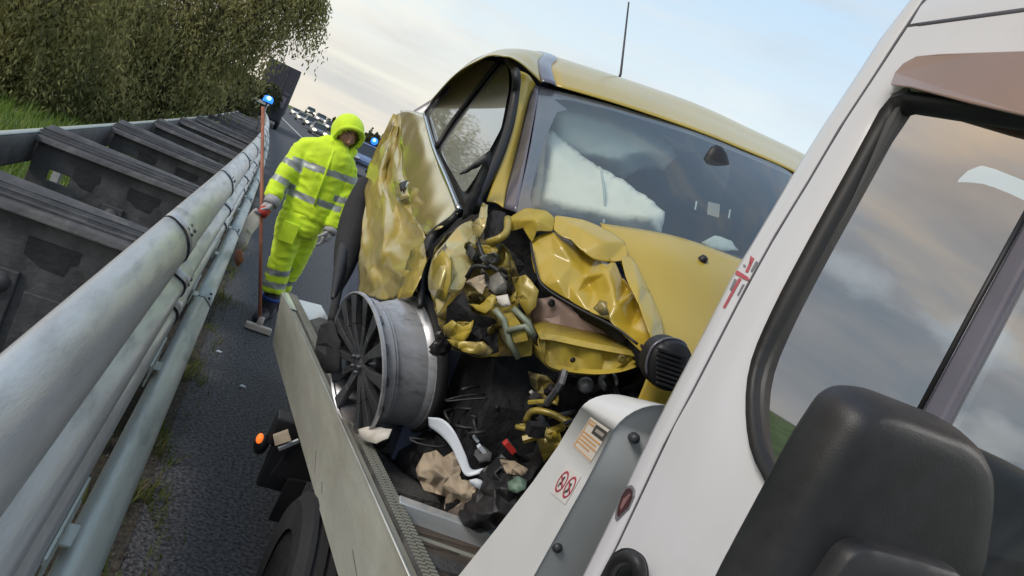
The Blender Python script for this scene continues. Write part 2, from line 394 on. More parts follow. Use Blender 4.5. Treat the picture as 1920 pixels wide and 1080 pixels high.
M['leaf_dk'] = leafmat('dark leaf', [(0, (.03, .038, .018)), (.6, (.085, .09, .038)), (1, (.16, .145, .065))])
M['blade'] = leafmat('grass blade', [(0, (.09, .14, .025)), (.6, (.19, .28, .05)), (1, (.32, .34, .11))])
M['weed'] = leafmat('weed blade', [(0, (.05, .085, .02)), (.6, (.12, .16, .04)), (1, (.26, .18, .09))])
# ------------------------------------------------------------------ setting: ground, road, verge
def bend(Y): return -.00055*max(0, Y-6)**2 if Y < 60 else -.00055*54**2-.0594*(Y-60)
def rise(Y): return 0 if Y < 55 else .009*(Y-55)
def strip(name, x0, x1, y0, y1, z, m, ny, nx, bendy=True, rough=0, bank=None):
    vv = []
    for j in range(ny+1):
        t = j/ny; Y = y0+(y1-y0)*(t**2.2)
        for i in range(nx+1):
            s = i/nx; X = x0+(x1-x0)*s+(bend(Y) if bendy else 0)
            h = z+rise(Y)+(rough*noise.noise(Vector((X*.8, Y*.8, 0))) if rough else 0)
            if bank: h += bank(X, Y)
            vv.append((X, Y, h))
    ff = [(j*(nx+1)+i, j*(nx+1)+i+1, (j+1)*(nx+1)+i+1, (j+1)*(nx+1)+i) for j in range(ny) for i in range(nx)]
    return label(obj(name, vv, ff, m), kind='structure')
gv = [(-900, -300, -.03), (900, -300, -.03), (900, 55, -.03), (-900, 55, -.03), (900, 900, rise(900)-.03), (-900, 900, rise(900)-.03)]
label(obj('ground', gv, [(0, 1, 2, 3), (3, 2, 4, 5)], M['meadow'], smooth=False), kind='structure')
strip('road', .04, 16, -12, 420, 0.0, M['asphalt'], 60, 6)
strip('road_edge', -1.75, .055, -12, 300, .004, M['soil'], 120, 10, rough=.03)
def bankf(X, Y):
    d = max(0, -X-6.0+(0 if Y > 9 else (9-Y)*.1)); return min(2.2, .16*d)
strip('verge', -30, -1.70, -12, 260, .0, M['meadow'], 90, 26, rough=.10, bank=bankf)
# painted edge line far along the shoulder
vv = []
for Y in [14+i*4 for i in range(70)]: vv += [(3.4+bend(Y), Y, .006+rise(Y)), (3.55+bend(Y), Y, .006+rise(Y))]
label(obj('road_marking', vv, [(2*i, 2*i+1, 2*i+3, 2*i+2) for i in range(69)], M['sticker'], smooth=False), kind='structure')

def blades(name, n, pos, h, w, m, seed, lean=.4):
    rnd = np.random.default_rng(seed); P = pos(n, rnd)
    n = len(P); a = rnd.uniform(0, 2*PI, n); hh = rnd.uniform(*h, n); ww = rnd.uniform(*w, n)
    d = np.stack([np.cos(a), np.sin(a), np.zeros(n)], 1); s = np.stack([-np.sin(a), np.cos(a), np.zeros(n)], 1)
    le = rnd.uniform(0, lean, n)[:, None]*hh[:, None]
    b0 = P-s*ww[:, None]; b1 = P+s*ww[:, None]
    mid = P+d*le*.35+np.array([0, 0, 1])*hh[:, None]*.6
    top = P+d*le+np.array([0, 0, 1])*hh[:, None]
    v = np.stack([b0, b1, mid+s*ww[:, None]*.6, mid-s*ww[:, None]*.6, top], 1).reshape(-1, 3)
    k = np.arange(n)*5
    me = bpy.data.meshes.new(name)
    q = np.stack([k, k+1, k+2, k+3], 1).reshape(-1); t = np.stack([k+3, k+2, k+4], 1).reshape(-1)
    me.vertices.add(len(v)); me.vertices.foreach_set('co', v.astype(np.float32).ravel())
    loops = np.concatenate([q, t]); me.loops.add(len(loops)); me.loops.foreach_set('vertex_index', loops.astype(np.int32))
    st = np.concatenate([np.arange(n)*4, 4*n+np.arange(n)*3]); tot = np.concatenate([np.full(n, 4), np.full(n, 3)])
    me.polygons.add(2*n); me.polygons.foreach_set('loop_start', st.astype(np.int32)); me.polygons.foreach_set('loop_total', tot.astype(np.int32))
    at = me.attributes.new('tone', 'FLOAT', 'POINT'); at.data.foreach_set('value', np.repeat(rnd.beta(2, 2, n), 5).astype(np.float32))
    me.materials.append(m); me.update(); me.validate()
    o = bpy.data.objects.new(name, me); C.objects.link(o); return label(o, kind='stuff')
def gpos(n, rnd):
    Y = rnd.uniform(2.5, 26, n); X = rnd.uniform(-9, -1.45, n)
    z = np.array([bankf(x, y) for x, y in zip(X, Y)]); return np.stack([X, Y, z-.02], 1)
blades('verge_grass', 42000, gpos, (.06, .26), (.006, .014), M['blade'], 3, .8)
def wpos(n, rnd):
    P = []
    for cy, cx, rr in ((1.75, .0, .05), (2.35, .04, .10), (2.75, .05, .12), (3.0, .02, .08), (3.5, .03, .08), (4.4, .03, .10), (5.2, .02, .12), (6.5, .02, .12), (2.0, -.3, .15), (2.9, -.3, .2), (3.8, -.3, .2), (5.4, -.2, .2), (7.5, 0, .14), (9, 0, .14), (11, -.05, .15)):
        k = n//15; P.append(np.stack([cx+rnd.normal(0, rr, k)*.55, cy+rnd.normal(0, .22, k), np.full(k, .0)], 1))
    P = np.concatenate(P)
    kp = np.array([noise.noise(Vector((x*9, y*3.2, 2.0))) > (.02 if x > -.12 else -.1) for x, y, _ in P])
    return P[kp]
blades('kerb_weeds', 5200, wpos, (.015, .085), (.002, .005), M['weed'], 5, 1.5)
# loose gravel along the edge of the asphalt
rnd = np.random.default_rng(11); mb = MB()
for i in range(1300):
    Y = rnd.uniform(1.3, 9); X = abs(rnd.normal(0, .13))+rnd.uniform(-.25, .06) if rnd.random() < .85 else rnd.uniform(.05, .5)
    r = rnd.uniform(.003, .009); c = Vector((X, Y, .006))
    mb.add([c+Vector((r, 0, 0)), c+Vector((-r*.6, r*.9, 0)), c+Vector((-r*.5, -r, 0)), c+Vector((0, 0, r*1.2))], [(0, 1, 3), (1, 2, 3), (2, 0, 3)])
M['gravel'] = mat('gravel', (.13, .125, .12), .9, var=.5, vscale=30)
label(mb.obj('gravel', M['gravel'], smooth=False), kind='stuff')

# ------------------------------------------------------------------ crash barrier
bar = thing('crash_barrier', 'galvanised triple wave crash barrier with a pale rub rail along the road edge', 'guardrail', (-.2, 0, 0))
def sweep(name, prof, y0, y1, m, parent, step=.5, solid=.004):
    ys = []; y = y0
    while y < y1: ys.append(y); y += step*(1 if y < 14 else 3)
    ys.append(y1); n = len(prof)
    vv = [(p[0]+bend(Y), Y, p[1]+rise(Y)) for Y in ys for p in prof]
    ff = [(j*n+i, j*n+i+1, (j+1)*n+i+1, (j+1)*n+i) for j in range(len(ys)-1) for i in range(n-1)]
    return obj(name, vv, ff, m, parent, solid=solid)
def smoothprof(pts, n=28): return [(p.x, p.y) for p in spline([Vector((a, b, 0)) for a, b in pts], n)]
wave = smoothprof([(-.345, .935), (-.325, .965), (-.285, .962), (-.225, .92), (-.19, .855), (-.185, .80), (-.215, .755), (-.245, .735),
                   (-.20, .715), (-.150, .69), (-.138, .655), (-.150, .615), (-.20, .59), (-.165, .57), (-.130, .545), (-.122, .505), (-.135, .47), (-.18, .45)], 60)
wave_back = [(a-.010, b-.006) for a, b in wave]
JOINTS = [-3.6, .9, 3.80, 6.7, 9.6, 12.3, 15, 17.7, 20.4, 24, 30, 36, 45, 60]
# overlapping beam lengths: each length starts proud of the last
for i, (a, b) in enumerate(zip(JOINTS, JOINTS[1:])):
    off = .006
    pr = wave
    o = sweep('wave_beam', pr, a, b+.02, M['steel'], bar, step=.45)
    # lap: the last 25 cm is pressed slightly proud
    sweep('lap_joint', [(x+.007*(1 if x > -.26 else .3), z+.006) for x, z in wave], b-.02, b+.30, M['steel'], bar, step=.16)
    if b < 22:
        for (bx, bz, nx, nz) in ((-.205, .905, .75, .65), (-.228, .925, .6, .8), (-.136, .67, 1, .2), (-.121, .52, 1, .1)):
            for dy in (.07, .19):
                mbb = MB(); mbb.lathe((bx+bend(b)+.006*nx, b+dy, bz+.008*nz), (nx, 0, nz), [(.001, .007), (.006, .0065), (.009, .002), (.009, -.006)], 10); mbb.obj('bolt', M['bolt'], bar)
        mbb = MB()   # dark lap edge
        ed = [(x+.0085*(1 if x > -.26 else .3)+bend(b), b-.022, z+.0075) for x, z in wave]
        mbb.tube(ed, .0028, 5); mbb.obj('lap_edge', M['bolt'], bar)
rub = [(-.105, .345), (-.104, .395), (-.098, .404), (-.052, .408), (-.012, .375), (.002, .36), (.004, .335), (.002, .25), (-.006, .235), (-.06, .23)]
RJ = [-2.2, 1.22, 4.75, 7.5, 10.2, 13, 15.7, 18.4, 21.5, 25, 30, 40, 60]
for a, b in zip(RJ, RJ[1:]):
    sweep('rub_rail', rub, a, b, M['steel_pale'], bar, step=.6)
    mbb = MB(); mbb.tube([(x+.004+bend(b), b, z+.003) for x, z in rub[2:9]], .003, 5); mbb.obj('lap_edge', M['bolt'], bar)
    for dy in (.08, .2):
        mbb = MB(); mbb.lathe((-.02+bend(b), b+dy, .392), (.55, 0, .83), [(.001, .008), (.006, .007), (.008, .002), (.008, -.004)], 9); mbb.obj('bolt', M['bolt'], bar)
# posts, slotted spacer plates and brackets between the beam and the rub rail
for i in range(14):
    Y = .55+i*1.35; bx = bend(Y)
    mbp = MB(); mbp.box((-.30+bx, Y, .43), (.09, .012, .90)); mbp.box((-.345+bx, Y+.03, .43), (.006, .06, .90)); mbp.box((-.255+bx, Y+.03, .43), (.006, .06, .90))
    mbp.obj('post', M['steel'], bar, smooth=False)
    mbp = MB()
    mbp.box((-.17+bx, Y+.05, .44), (.17, .10, .006))
    for k in range(4):
        mbp.box((-.115+bx, Y-.14+k*.10, .475), (.006, .05, .07)); 
    mbp.box((-.115+bx, Y+.01, .44), (.007, .40, .02)); mbp.box((-.115+bx, Y+.01, .512), (.007, .40, .016))
    mbp.obj('spacer_bracket', M['steel_pale'], bar, smooth=False)
# rear rail of the double barrier
back = thing('rear_guardrail', 'plain grey rail on the grass side of the dark plastic panels', 'guardrail', (-1.3, 0, 0))
sweep('rail_beam', [(-1.36, .875), (-1.325, .88), (-1.315, .87), (-1.315, .70), (-1.325, .685), (-1.36, .69)], -1, 40, M['plastic'], back, step=.6, solid=.006)
mbb = MB(); pr = [(-1.365, .884), (-1.318, .8845)]
sweep('rail_cap', pr, -1, 40, M['steel_pale'], back, step=.6, solid=.004)
for Y in range(0, 24, 2):
    mbp = MB(); mbp.box((-1.345+bend(Y), Y+.35, .43), (.05, .07, .86)); mbp.obj('post', M['steel'], back, smooth=False)

# ------------------------------------------------------------------ dark plastic cross panels between the two rails
def make_panel(Y, lab):
    t = thing('plastic_panel', lab, 'barrier panel', (-.83+bend(Y), Y, 0), 'dark plastic panels between the two rails')
    x0, x1, zt = -.46, .49, .865        # local x
    # face plate with two slots cut through it
    xs = [x0, x0+.10, x0+.23, x0+.50, x0+.66, x1]; zs = [.05, .30, .62, .69, zt-.02]
    vv, ff = [], []
    for z in zs:
        for x in xs: vv.append((x-.03*(1-z/zt) if x == x0 else x, 0, z))
    nx = len(xs)
    for j in range(len(zs)-1):
        for i in range(nx-1):
            if j == 2 and i == 1: continue
            ff.append((j*nx+i, j*nx+i+1, (j+1)*nx+i+1, (j+1)*nx+i))
    obj('face_plate', vv, ff, M['plastic'], t, smooth=False, solid=.03, bevel=.006, local=True)
    # sloping flange along the top, overhanging the plate on both sides
    fv = [(-.50, -.075, zt-.022), (.52, -.075, zt-.022), (.52, -.06, zt+.012), (.52, .05, zt+.028), (.52, .20, zt+.05), (.52, .205, zt+.02), (.52, .0, zt-.01),
          (-.50, -.06, zt+.012), (-.50, .05, zt+.028), (-.475, .20, zt+.075), (-.475, .205, zt+.02), (-.50, 0, zt-.01)]
    obj('top_flange', fv, [(0, 1, 2, 7), (7, 2, 3, 8), (8, 3, 4, 9), (9, 4, 5, 10), (10, 5, 6, 11), (11, 6, 1, 0), (0, 7, 8, 9, 10, 11), (1, 6, 5, 4, 3, 2)], M['plastic'], t, smooth=False, bevel=.008, local=True)
    for k in range(3):
        mb = MB(); mb.box((.01, -.02+k*.055, zt+.024+.011*k), (1.0, .008, .008)); mb.obj('flange_rib', M['plastic'], t, smooth=False, local=True)
    for cx, w in ((-.15, .15), (.20, .19)):
        mb = MB(); mb.prism([(cx-w/2, -.019, .765), (cx-w/2+.004, -.019, .69), (cx-w*.1, -.019, .655), (cx+w*.36, -.019, .65), (cx+w*.40, -.019, .70), (cx+w*.55, -.019, .715), (cx+w*.55, -.019, .765)], (0, .004, 0)); mb.obj('opening_shade', M['plastic_dk'], t, smooth=False, local=True)  # flat dark plates stand in for the shade inside openings
    mb = MB(); mb.box((.06, -.024, .36), (.13, .022, .50)); mb.obj('strap', M['plastic'], t, smooth=False, bevel=.006, local=True)
    mb = MB(); mb.lathe((.06, -.030, .55), (0, -1, 0), [(.048, -.01), (.046, .012), (.036, .028), (.018, .036), (.001, .038)], 18); mb.obj('bolt_head', M['plastic'], t, local=True)
    mb = MB(); mb.lathe((-.045, -.02, .44), (0, -1, 0), [(.02, -.01), (.018, .010), (.001, .014)], 12); mb.obj('rivet', M['plastic'], t, local=True)
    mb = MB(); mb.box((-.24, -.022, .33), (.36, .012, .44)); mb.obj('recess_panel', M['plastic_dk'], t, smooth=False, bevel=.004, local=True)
    mb = MB(); mb.box((.31, -.022, .36), (.30, .012, .36)); mb.obj('recess_panel', M['plastic'], t, smooth=False, bevel=.004, local=True)
    # side wall running back to the next panel (water tank body)
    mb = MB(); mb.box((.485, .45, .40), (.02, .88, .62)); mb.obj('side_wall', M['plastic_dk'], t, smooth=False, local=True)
    return t
PL = [(3.42, 'nearest dark plastic cross panel with a round bolt head, in the left bottom corner'),
      (5.42, 'second nearest dark plastic cross panel, with a slot showing green grass through it'),
      (7.55, 'third dark plastic cross panel behind the one with the open slot'),
      (9.7, 'fourth dark plastic cross panel from the front of the row'), (11.9, 'fifth dark plastic cross panel from the front of the row'),
      (14.1, 'sixth dark plastic cross panel from the front of the row'), (16.3, 'seventh dark plastic cross panel from the front of the row'),
      (18.5, 'eighth dark plastic cross panel, just before the blue beacon post'), (20.9, 'ninth dark plastic cross panel, under the blue beacon'),
      (23.3, 'tenth dark plastic cross panel, just past the blue beacon'), (26, 'farthest dark plastic cross panel of the row')]
random.seed(4)
for Y, lab in PL:
    p = make_panel(Y, lab); p.rotation_euler = (random.uniform(-.03, .05), random.uniform(-.012, .012), random.uniform(-.04, .04))
    p.rotation_euler.x += .03

# ------------------------------------------------------------------ trees
def leaf_mesh(name, strands, m, parent, seed, lw=(.012, .02), ll=(.07, .14), per=15, length=(.5, 1.3), tone=None):
    rnd = np.random.default_rng(seed); n = len(strands); P0 = np.array(strands)
    k = per; Ls = rnd.uniform(*length, n); ang = rnd.uniform(0, 2*PI, n); sw = rnd.uniform(.1, .5, n)
    t = (np.arange(k)+rnd.random((n, k)))/k
    out = np.stack([np.cos(ang), np.sin(ang), np.zeros(n)], 1)
    pos = P0[:, None, :]+out[:, None, :]*(sw*Ls)[:, None, None]*(t**.6)[:, :, None]+np.array([0, 0, -1])*(Ls[:, None]*t**1.35)[:, :, None]
    pos += rnd.normal(0, .045, pos.shape)
    pos = pos.reshape(-1, 3); N_ = len(pos)
    d = np.stack([rnd.normal(0, .45, N_), rnd.normal(0, .45, N_), -np.abs(rnd.normal(.8, .35, N_))], 1); d /= np.linalg.norm(d, axis=1)[:, None]
    s = np.cross(d, rnd.normal(0, 1, (N_, 3))); s /= np.linalg.norm(s, axis=1)[:, None]
    l = rnd.uniform(*ll, N_)[:, None]; w = rnd.uniform(*lw, N_)[:, None]
    v = np.stack([pos, pos+d*l*.45+s*w, pos+d*l, pos+d*l*.45-s*w], 1).reshape(-1, 3)
    o0 = np.array(worg(parent)) if parent else np.zeros(3)
    me = bpy.data.meshes.new(name); me.vertices.add(len(v)); me.vertices.foreach_set('co', (v-o0).astype(np.float32).ravel())
    me.loops.add(4*N_); me.loops.foreach_set('vertex_index', np.arange(4*N_, dtype=np.int32))
    me.polygons.add(N_); me.polygons.foreach_set('loop_start', (np.arange(N_)*4).astype(np.int32)); me.polygons.foreach_set('loop_total', np.full(N_, 4, np.int32))
    cn = np.array([noise.noise(Vector(p)*1.5)+.5*noise.noise(Vector(p)*3.2) for p in P0])*.75+.46
    tn = np.clip(np.repeat(cn*.85+rnd.beta(2, 2.2, n)*.15, k)*.9+rnd.random(N_)*.1, 0, 1)
    at = me.attributes.new('tone', 'FLOAT', 'POINT'); at.data.foreach_set('value', np.repeat(tn, 4).astype(np.float32))
    me.materials.append(m); me.update()
    o = bpy.data.objects.new(name, me); C.objects.link(o); o.parent = parent; return o
def tree(name, lab, cat, base, clusters, m, per_cl=130, seed=1, group=None, trunk_r=.16, stems=1, **kw):
    base = Vector(base); t = thing(name, lab, cat, base, group)
    rnd = random.Random(seed); st = []; mb = MB(); mt = MB()
    tops = []
    cen = sum((c for c, r in clusters), Vector())/len(clusters)
    for s_ in range(stems):
        b = base+Vector((rnd.uniform(-.3, .3), rnd.uniform(-.3, .3), -.1))*(s_ > 0); e = base.lerp(cen, .8)+Vector((rnd.uniform(-.6, .6), rnd.uniform(-.6, .6), 0))*(s_ > 0)
        ps = [b, b.lerp(e, .3)+Vector((rnd.uniform(-.2, .2), rnd.uniform(-.2, .2), 0)), b.lerp(e, .65)+Vector((rnd.uniform(-.3, .3), rnd.uniform(-.3, .3), 0)), e]
        mt.tube(spline(ps, 8), [trunk_r*(1-.75*i/8) for i in range(9)], 9); tops.append(spline(ps, 8))
    mt.obj('trunk', M['bark'], t)
    for i, (c, r) in enumerate(clusters):
        sp = rnd.choice(tops); a = min(sp[2:], key=lambda q: abs((c-q).length-1.5) + max(0, q.z-c.z)*1.0)
        mid = a.lerp(c, .5)+Vector((0, 0, .25))
        mb.tube(spline([a, mid, c], 5), [trunk_r*.35*(1-.8*j/5)+.006 for j in range(6)], 6)
        k = int(per_cl*max(.3, r*r))
        for _ in range(k):
            while True:
                q = Vector((rnd.uniform(-1, 1), rnd.uniform(-1, 1), rnd.uniform(-1, 1)))
                if q.length < 1: break
            if rnd.random() < .5: q = q.normalized()*rnd.uniform(.7, 1.05)
            st.append(tuple(c+Vector((q.x*r, q.y*r, q.z*r*.8))))
            if rnd.random() < .1: mb.tube([c, c+q*r*.9], [.012, .004], 4, cap=False)
    mb.obj('branches', M['bark'], t)
    leaf_mesh('crown', st, m, t, seed, **kw)
    return t
def cl(lst): return [(W(x, y, Y=Y), r) for x, y, Y, r in lst]
tree('willow_tree', 'large drooping olive green tree overhanging the barrier in the upper left', 'tree', (-4.2, 17.2, 0),
     cl([(200, 40, 16, 1.15), (300, 50, 16.5, 1.15), (390, 40, 17, 1.0), (455, 20, 17, .7), (300, -60, 16.5, 1.2), (420, -55, 17, 1.0), (510, -40, 17.2, .7), (200, -70, 16, 1.2),
         (520, 25, 17.2, .42), (565, -5, 17.3, .42), (592, -22, 17.3, .36), (540, -30, 17.3, .5), (600, 5, 17.4, .2), (410, 90, 16.8, .6), (455, 80, 17.2, .45), (350, 125, 16.5, .85), (265, 120, 16, 1.0),
         (480, 60, 17.4, .36), (370, 135, 17, .45)]), M['leaf'], 250, 3, trunk_r=.2, stems=2)
tree('willow_tree', 'tall drooping olive brown tree filling the left edge of the picture above the bank', 'tree', (-6.0, 14.2, .1),
     cl([(20, 30, 14, 1.2), (110, 30, 14.5, 1.2), (-70, 60, 13.8, 1.2), (60, -60, 14, 1.2), (-60, -60, 13.8, 1.2), (160, -70, 14.6, 1.1), (40, 110, 14, 1.0), (130, 110, 14.5, 1.05), (-60, 140, 13.7, 1.0), (80, 145, 14.4, .6), (190, 120, 15, .8)]), M['leaf'], 230, 8, trunk_r=.18, stems=2)
tree('hedge_shrub', 'dark dense shrub under the trees at the top of the grass bank', 'shrub', (-4.4, 14.3, 0),
     cl([(70, 165, 15, .5), (140, 172, 15.2, .5), (210, 168, 15.6, .5), (280, 160, 16, .5), (340, 156, 17, .5), (110, 135, 15.6, .6), (190, 135, 16, .6), (270, 128, 16.5, .6), (385, 165, 18.5, .4)]), M['leaf_dk'], 330, 5, trunk_r=.07, stems=3, length=(.15, .4), ll=(.05, .11), lw=(.014, .024))
tree('evergreen_shrub', 'small dark evergreen shrub beyond the far panels, left of the blue beacon', 'shrub', (-3.2, 30, 0),
     cl([(440, 187, 30, .75), (415, 195, 30, .6), (462, 188, 30.5, .55), (400, 205, 29, .5)]), M['leaf_dk'], 420, 6, trunk_r=.06, stems=2, length=(.2, .5), ll=(.07, .14), lw=(.02, .035))
tree('evergreen_shrub', 'dark scrub mass in front of the tall dark lorry at the road bend', 'shrub', (-4.5, 52, 0),
     cl([(440, 150, 52, 1.3), (470, 160, 54, 1.1), (490, 172, 54, .9), (420, 140, 52, 1.3), (505, 170, 56, .9)]), M['leaf_dk'], 160, 9, trunk_r=.1, stems=2, length=(.4, .8), ll=(.15, .3), lw=(.05, .09))
# treeline beyond the traffic: a far wood that reads as one mass
rnd = np.random.default_rng(21); st = []
for i in range(20):
    px = 628+i*7.5+rnd.uniform(-4, 4); Y = rnd.uniform(170, 200); r = rnd.uniform(1.8, 2.8); hz = 209+(px-545)*.4557
    c = W(px, hz-9-rnd.uniform(0, 7)-max(0, px-640)*.06, Y=Y)
    for _ in range(60):
        q = rnd.normal(0, .45, 3); st.append((c.x+q[0]*r, c.y+q[1]*r, c.z+q[2]*r*.9))
    for _ in range(25): st.append((c.x+rnd.normal(0, r*.5), c.y+rnd.normal(0, r*.5), rise(Y)+rnd.uniform(.5, max(1, c.z-rise(Y)))))
label(leaf_mesh('far_woodland', st, M['leaf_dk'], None, 44, length=(.8, 1.8), ll=(.5, 1.0), lw=(.2, .36), per=10), kind='stuff')

# ------------------------------------------------------------------ lorry, far rail, beacon
c = W(517, 168, Y=58)
lor = thing('lorry', 'tall dark lorry standing far down the barrier against the pale sky', 'lorry', (c.x, c.y, 0))
z1 = W(530, 118, Y=58).z
mb = MB(); mb.box((c.x, c.y+4, (1.1+z1)/2), (2.3, 8, z1-1.1)); mb.obj('cargo_box', M['tin'], lor, smooth=False, bevel=.04)
for k in range(4):
    mb = MB(); mb.box((c.x-1.05+k*.7, c.y-.01, (1.1+z1)/2), (.05, .05, z1-1.2)); mb.obj('box_rib', M['plastic'], lor, smooth=False)
mb = MB(); mb.box((c.x, c.y-1.1, 1.6), (2.2, 1.9, 2.2)); mb.obj('cab', M['tin'], lor, smooth=False, bevel=.15)
mb = MB(); mb.box((c.x, c.y-2.06, 2.0), (1.9, .03, .8)); mb.obj('windscreen', M['frit'], lor, smooth=False)
for sx in (-.95, .95):
    for dy in (-1.2, 5.5):
        mb = MB(); mb.lathe((c.x+sx, c.y+dy, .5), (1, 0, 0), [(.001, -.13), (.3, -.13), (.5, -.12), (.5, .12), (.3, .13), (.001, .13)], 18); mb.obj('wheel', M['tyre'], lor)
a, b = W(415, 157, Y=36), W(505, 197, Y=36)
fr = thing('far_rail', 'thin pale rail crossing the dark scrub left of the blue beacon', 'railing', ((a.x+b.x)/2, 36, 0))
mb = MB(); mb.bar(a, b, .06, .14); mb.obj('rail_beam', M['steel_pale'], fr, smooth=False)
for t_ in (.05, .28, .5, .73, .95):
    p = a.lerp(b, t_); mb = MB(); mb.box((p.x, p.y+.08, p.z/2), (.1, .1, p.z)); mb.obj('post', M['steel'], fr, smooth=False)
c = W(503, 187, Y=20)
be = thing('blue_beacon', 'lit blue warning beacon on a slim post behind the dark panels', 'beacon', (c.x, c.y, 0))
mb = MB(); mb.tube([(c.x, c.y, 0), (c.x, c.y, c.z-.10)], .018, 8); mb.obj('post', M['plastic_dk'], be)
mb = MB(); mb.lathe((c.x, c.y, c.z-.10), (0, 0, 1), [(.001, 0), (.10, 0), (.105, .02), (.09, .035)], 16); mb.obj('base', M['plastic_dk'], be)
mb = MB(); mb.lathe((c.x, c.y, c.z-.065), (0, 0, 1), [(.118, 0), (.125, .06), (.11, .12), (.07, .155), (.001, .165)], 16); mb.obj('lens', M['blue_lamp'], be)
mb = MB(); mb.ball((c.x+.01, c.y-.13, c.z+.04), .055, 10, 6); mb.obj('lamp_core', M['blue_core'], be)

# ------------------------------------------------------------------ queue of traffic
M['dusk_glass'] = mat('dark car glass', (.02, .024, .03), .35)
def car_meshes():
    body = [(-2.05, .35, .80), (-2.1, .62, .82), (-1.95, .88, .80), (-1.0, .98, .82), (.2, 1.0, .83), (1.4, .98, .82), (1.95, .9, .78), (2.05, .6, .8), (2.0, .3, .78)]
    return body
def make_car(lab, px, py, Y, w, colm, big=False, on=True, lampm='headlamp', group='cars queueing behind the accident', name='queue_car', cat='car', ground=None):
    c = W(px, py, Y=Y); z0 = c.z-.68 if ground is None else ground
    t = thing(name, lab, cat, (c.x, c.y, z0), group)
    hw = w/2; H = 1.5 if not big else 1.9
    # body: section loft front (y=0) to back (y=4.2), y+ away from viewer
    secs = [(0, .30, .62, .92), (.12, .25, .74, .97), (.9, .25, .92, 1), (1.5, .25, 1.0, 1), (3.2, .25, 1.02, 1), (4.0, .28, .98, .97), (4.2, .35, .75, .92)]
    vv, ff = [], []
    for y, zb, zt, f in secs:
        x = hw*f
        for q in ((-x*.93, zb), (-x, zb+.15), (-x, zt-.16), (-x*.9, zt), (x*.9, zt), (x, zt-.16), (x, zb+.15), (x*.93, zb)): vv.append((q[0], y, q[1]))
    n = 8
    for j in range(len(secs)-1):
        for i in range(n): ff.append((j*n+i, j*n+(i+1) % n, (j+1)*n+(i+1) % n, (j+1)*n+i))
    ff += [tuple(range(n)), tuple(range((len(secs)-1)*n, len(secs)*n))[::-1]]
    obj('body', vv, ff, colm, t, local=True, bevel=.03)
    gv = [(-hw*.86, .95, .93), (hw*.86, .95, .93), (hw*.72, 1.75, H), (-hw*.72, 1.75, H), (-hw*.86, 4.0, .95), (hw*.86, 4.0, .95), (hw*.70, 3.4, H), (-hw*.70, 3.4, H)]
    obj('glazing', gv, [(0, 1, 2, 3), (5, 4, 7, 6), (1, 5, 6, 2), (4, 0, 3, 7)], M['dusk_glass'], t, smooth=False, local=True)
    rv = [(-hw*.74, 1.68, H-.03), (hw*.74, 1.68, H-.03), (hw*.72, 3.5, H-.03), (-hw*.72, 3.5, H-.03), (-hw*.62, 1.9, H+.05), (hw*.62, 1.9, H+.05), (hw*.6, 3.3, H+.05), (-hw*.6, 3.3, H+.05)]
    obj('roof', rv, [(0, 1, 5, 4), (1, 2, 6, 5), (2, 3, 7, 6), (3, 0, 4, 7), (4, 5, 6, 7), (3, 2, 1, 0)], colm, t, local=True)
    mb = MB(); mb.box((0, -.005, .42), (w*.55, .05, .16)); mb.obj('grille', M['black'], t, smooth=False, local=True)
    for sx in (-1, 1):
        mb = MB(); mb.ball((sx*hw*.70, -.06, .66), (.26, .12, .15), 10, 6); mb.obj('headlight', M[lampm] if on else M['chrome'], t, local=True)
        for y in (.85, 3.35):
            mb = MB(); mb.lathe((sx*(hw-.1), y, .31), (1, 0, 0), [(.001, -.1), (.2, -.1), (.31, -.09), (.31, .09), (.2, .1), (.001, .1)], 16); mb.obj('wheel', M['tyre'], t, local=True)
    t.rotation_euler.z = .06
    return t
colr = {k: mat('car '+k, v, .35, coat=.8, var=.05) for k, v in dict(slate=(.06, .075, .10), silver=(.30, .31, .33), navy=(.03, .045, .10), white=(.55, .56, .58), grey=(.12, .125, .135), blue=(.10, .15, .28)).items()}
Q = [(600, 247, 88, 'grey', 'grey car with bright headlights beside the yellow hood, nearest of the queue'), (585, 232, 105, 'slate', 'slate blue car second nearest in the queue of headlights'),
     (568, 222, 125, 'silver', 'silver car with yellowish headlights in the middle of the queue'), (556, 212, 150, 'white', 'white car with headlights near the lorry, farthest of the left file'),
     (622, 240, 108, 'navy', 'navy car whose roof shows over the nearest headlights'), (603, 224, 128, 'silver', 'silver roofed car in the right hand file of the queue'), (584, 210, 155, 'slate', 'dark car farthest back in the right hand file')]
for px, py, Y, k, lab in Q: make_car(lab, px, py, Y, 1.85, colr[k])
pc = make_car('blue grey police car with a blue roof light, behind the worker in yellow', 688, 303, 40, 1.85, colr['blue'], on=False, name='police_car', group=None, cat='police car')
zc = pc.location
c = W(709, 268, Y=41.6)
mb = MB(); mb.box((zc.x, zc.y+2.4, zc.z+1.60), (1.2, .25, .08)); mb.obj('light_bar', M['plastic_dk'], pc, smooth=False)
mb = MB(); mb.ball((c.x, zc.y+2.3, c.z), (.2, .16, .2), 12, 8); mb.obj('roof_light', M['blue_lamp'], pc)
mb = MB(); mb.ball((c.x-.04, zc.y+2.16, c.z+.05), .09, 10, 6); mb.obj('lamp_core', M['blue_core'], pc)
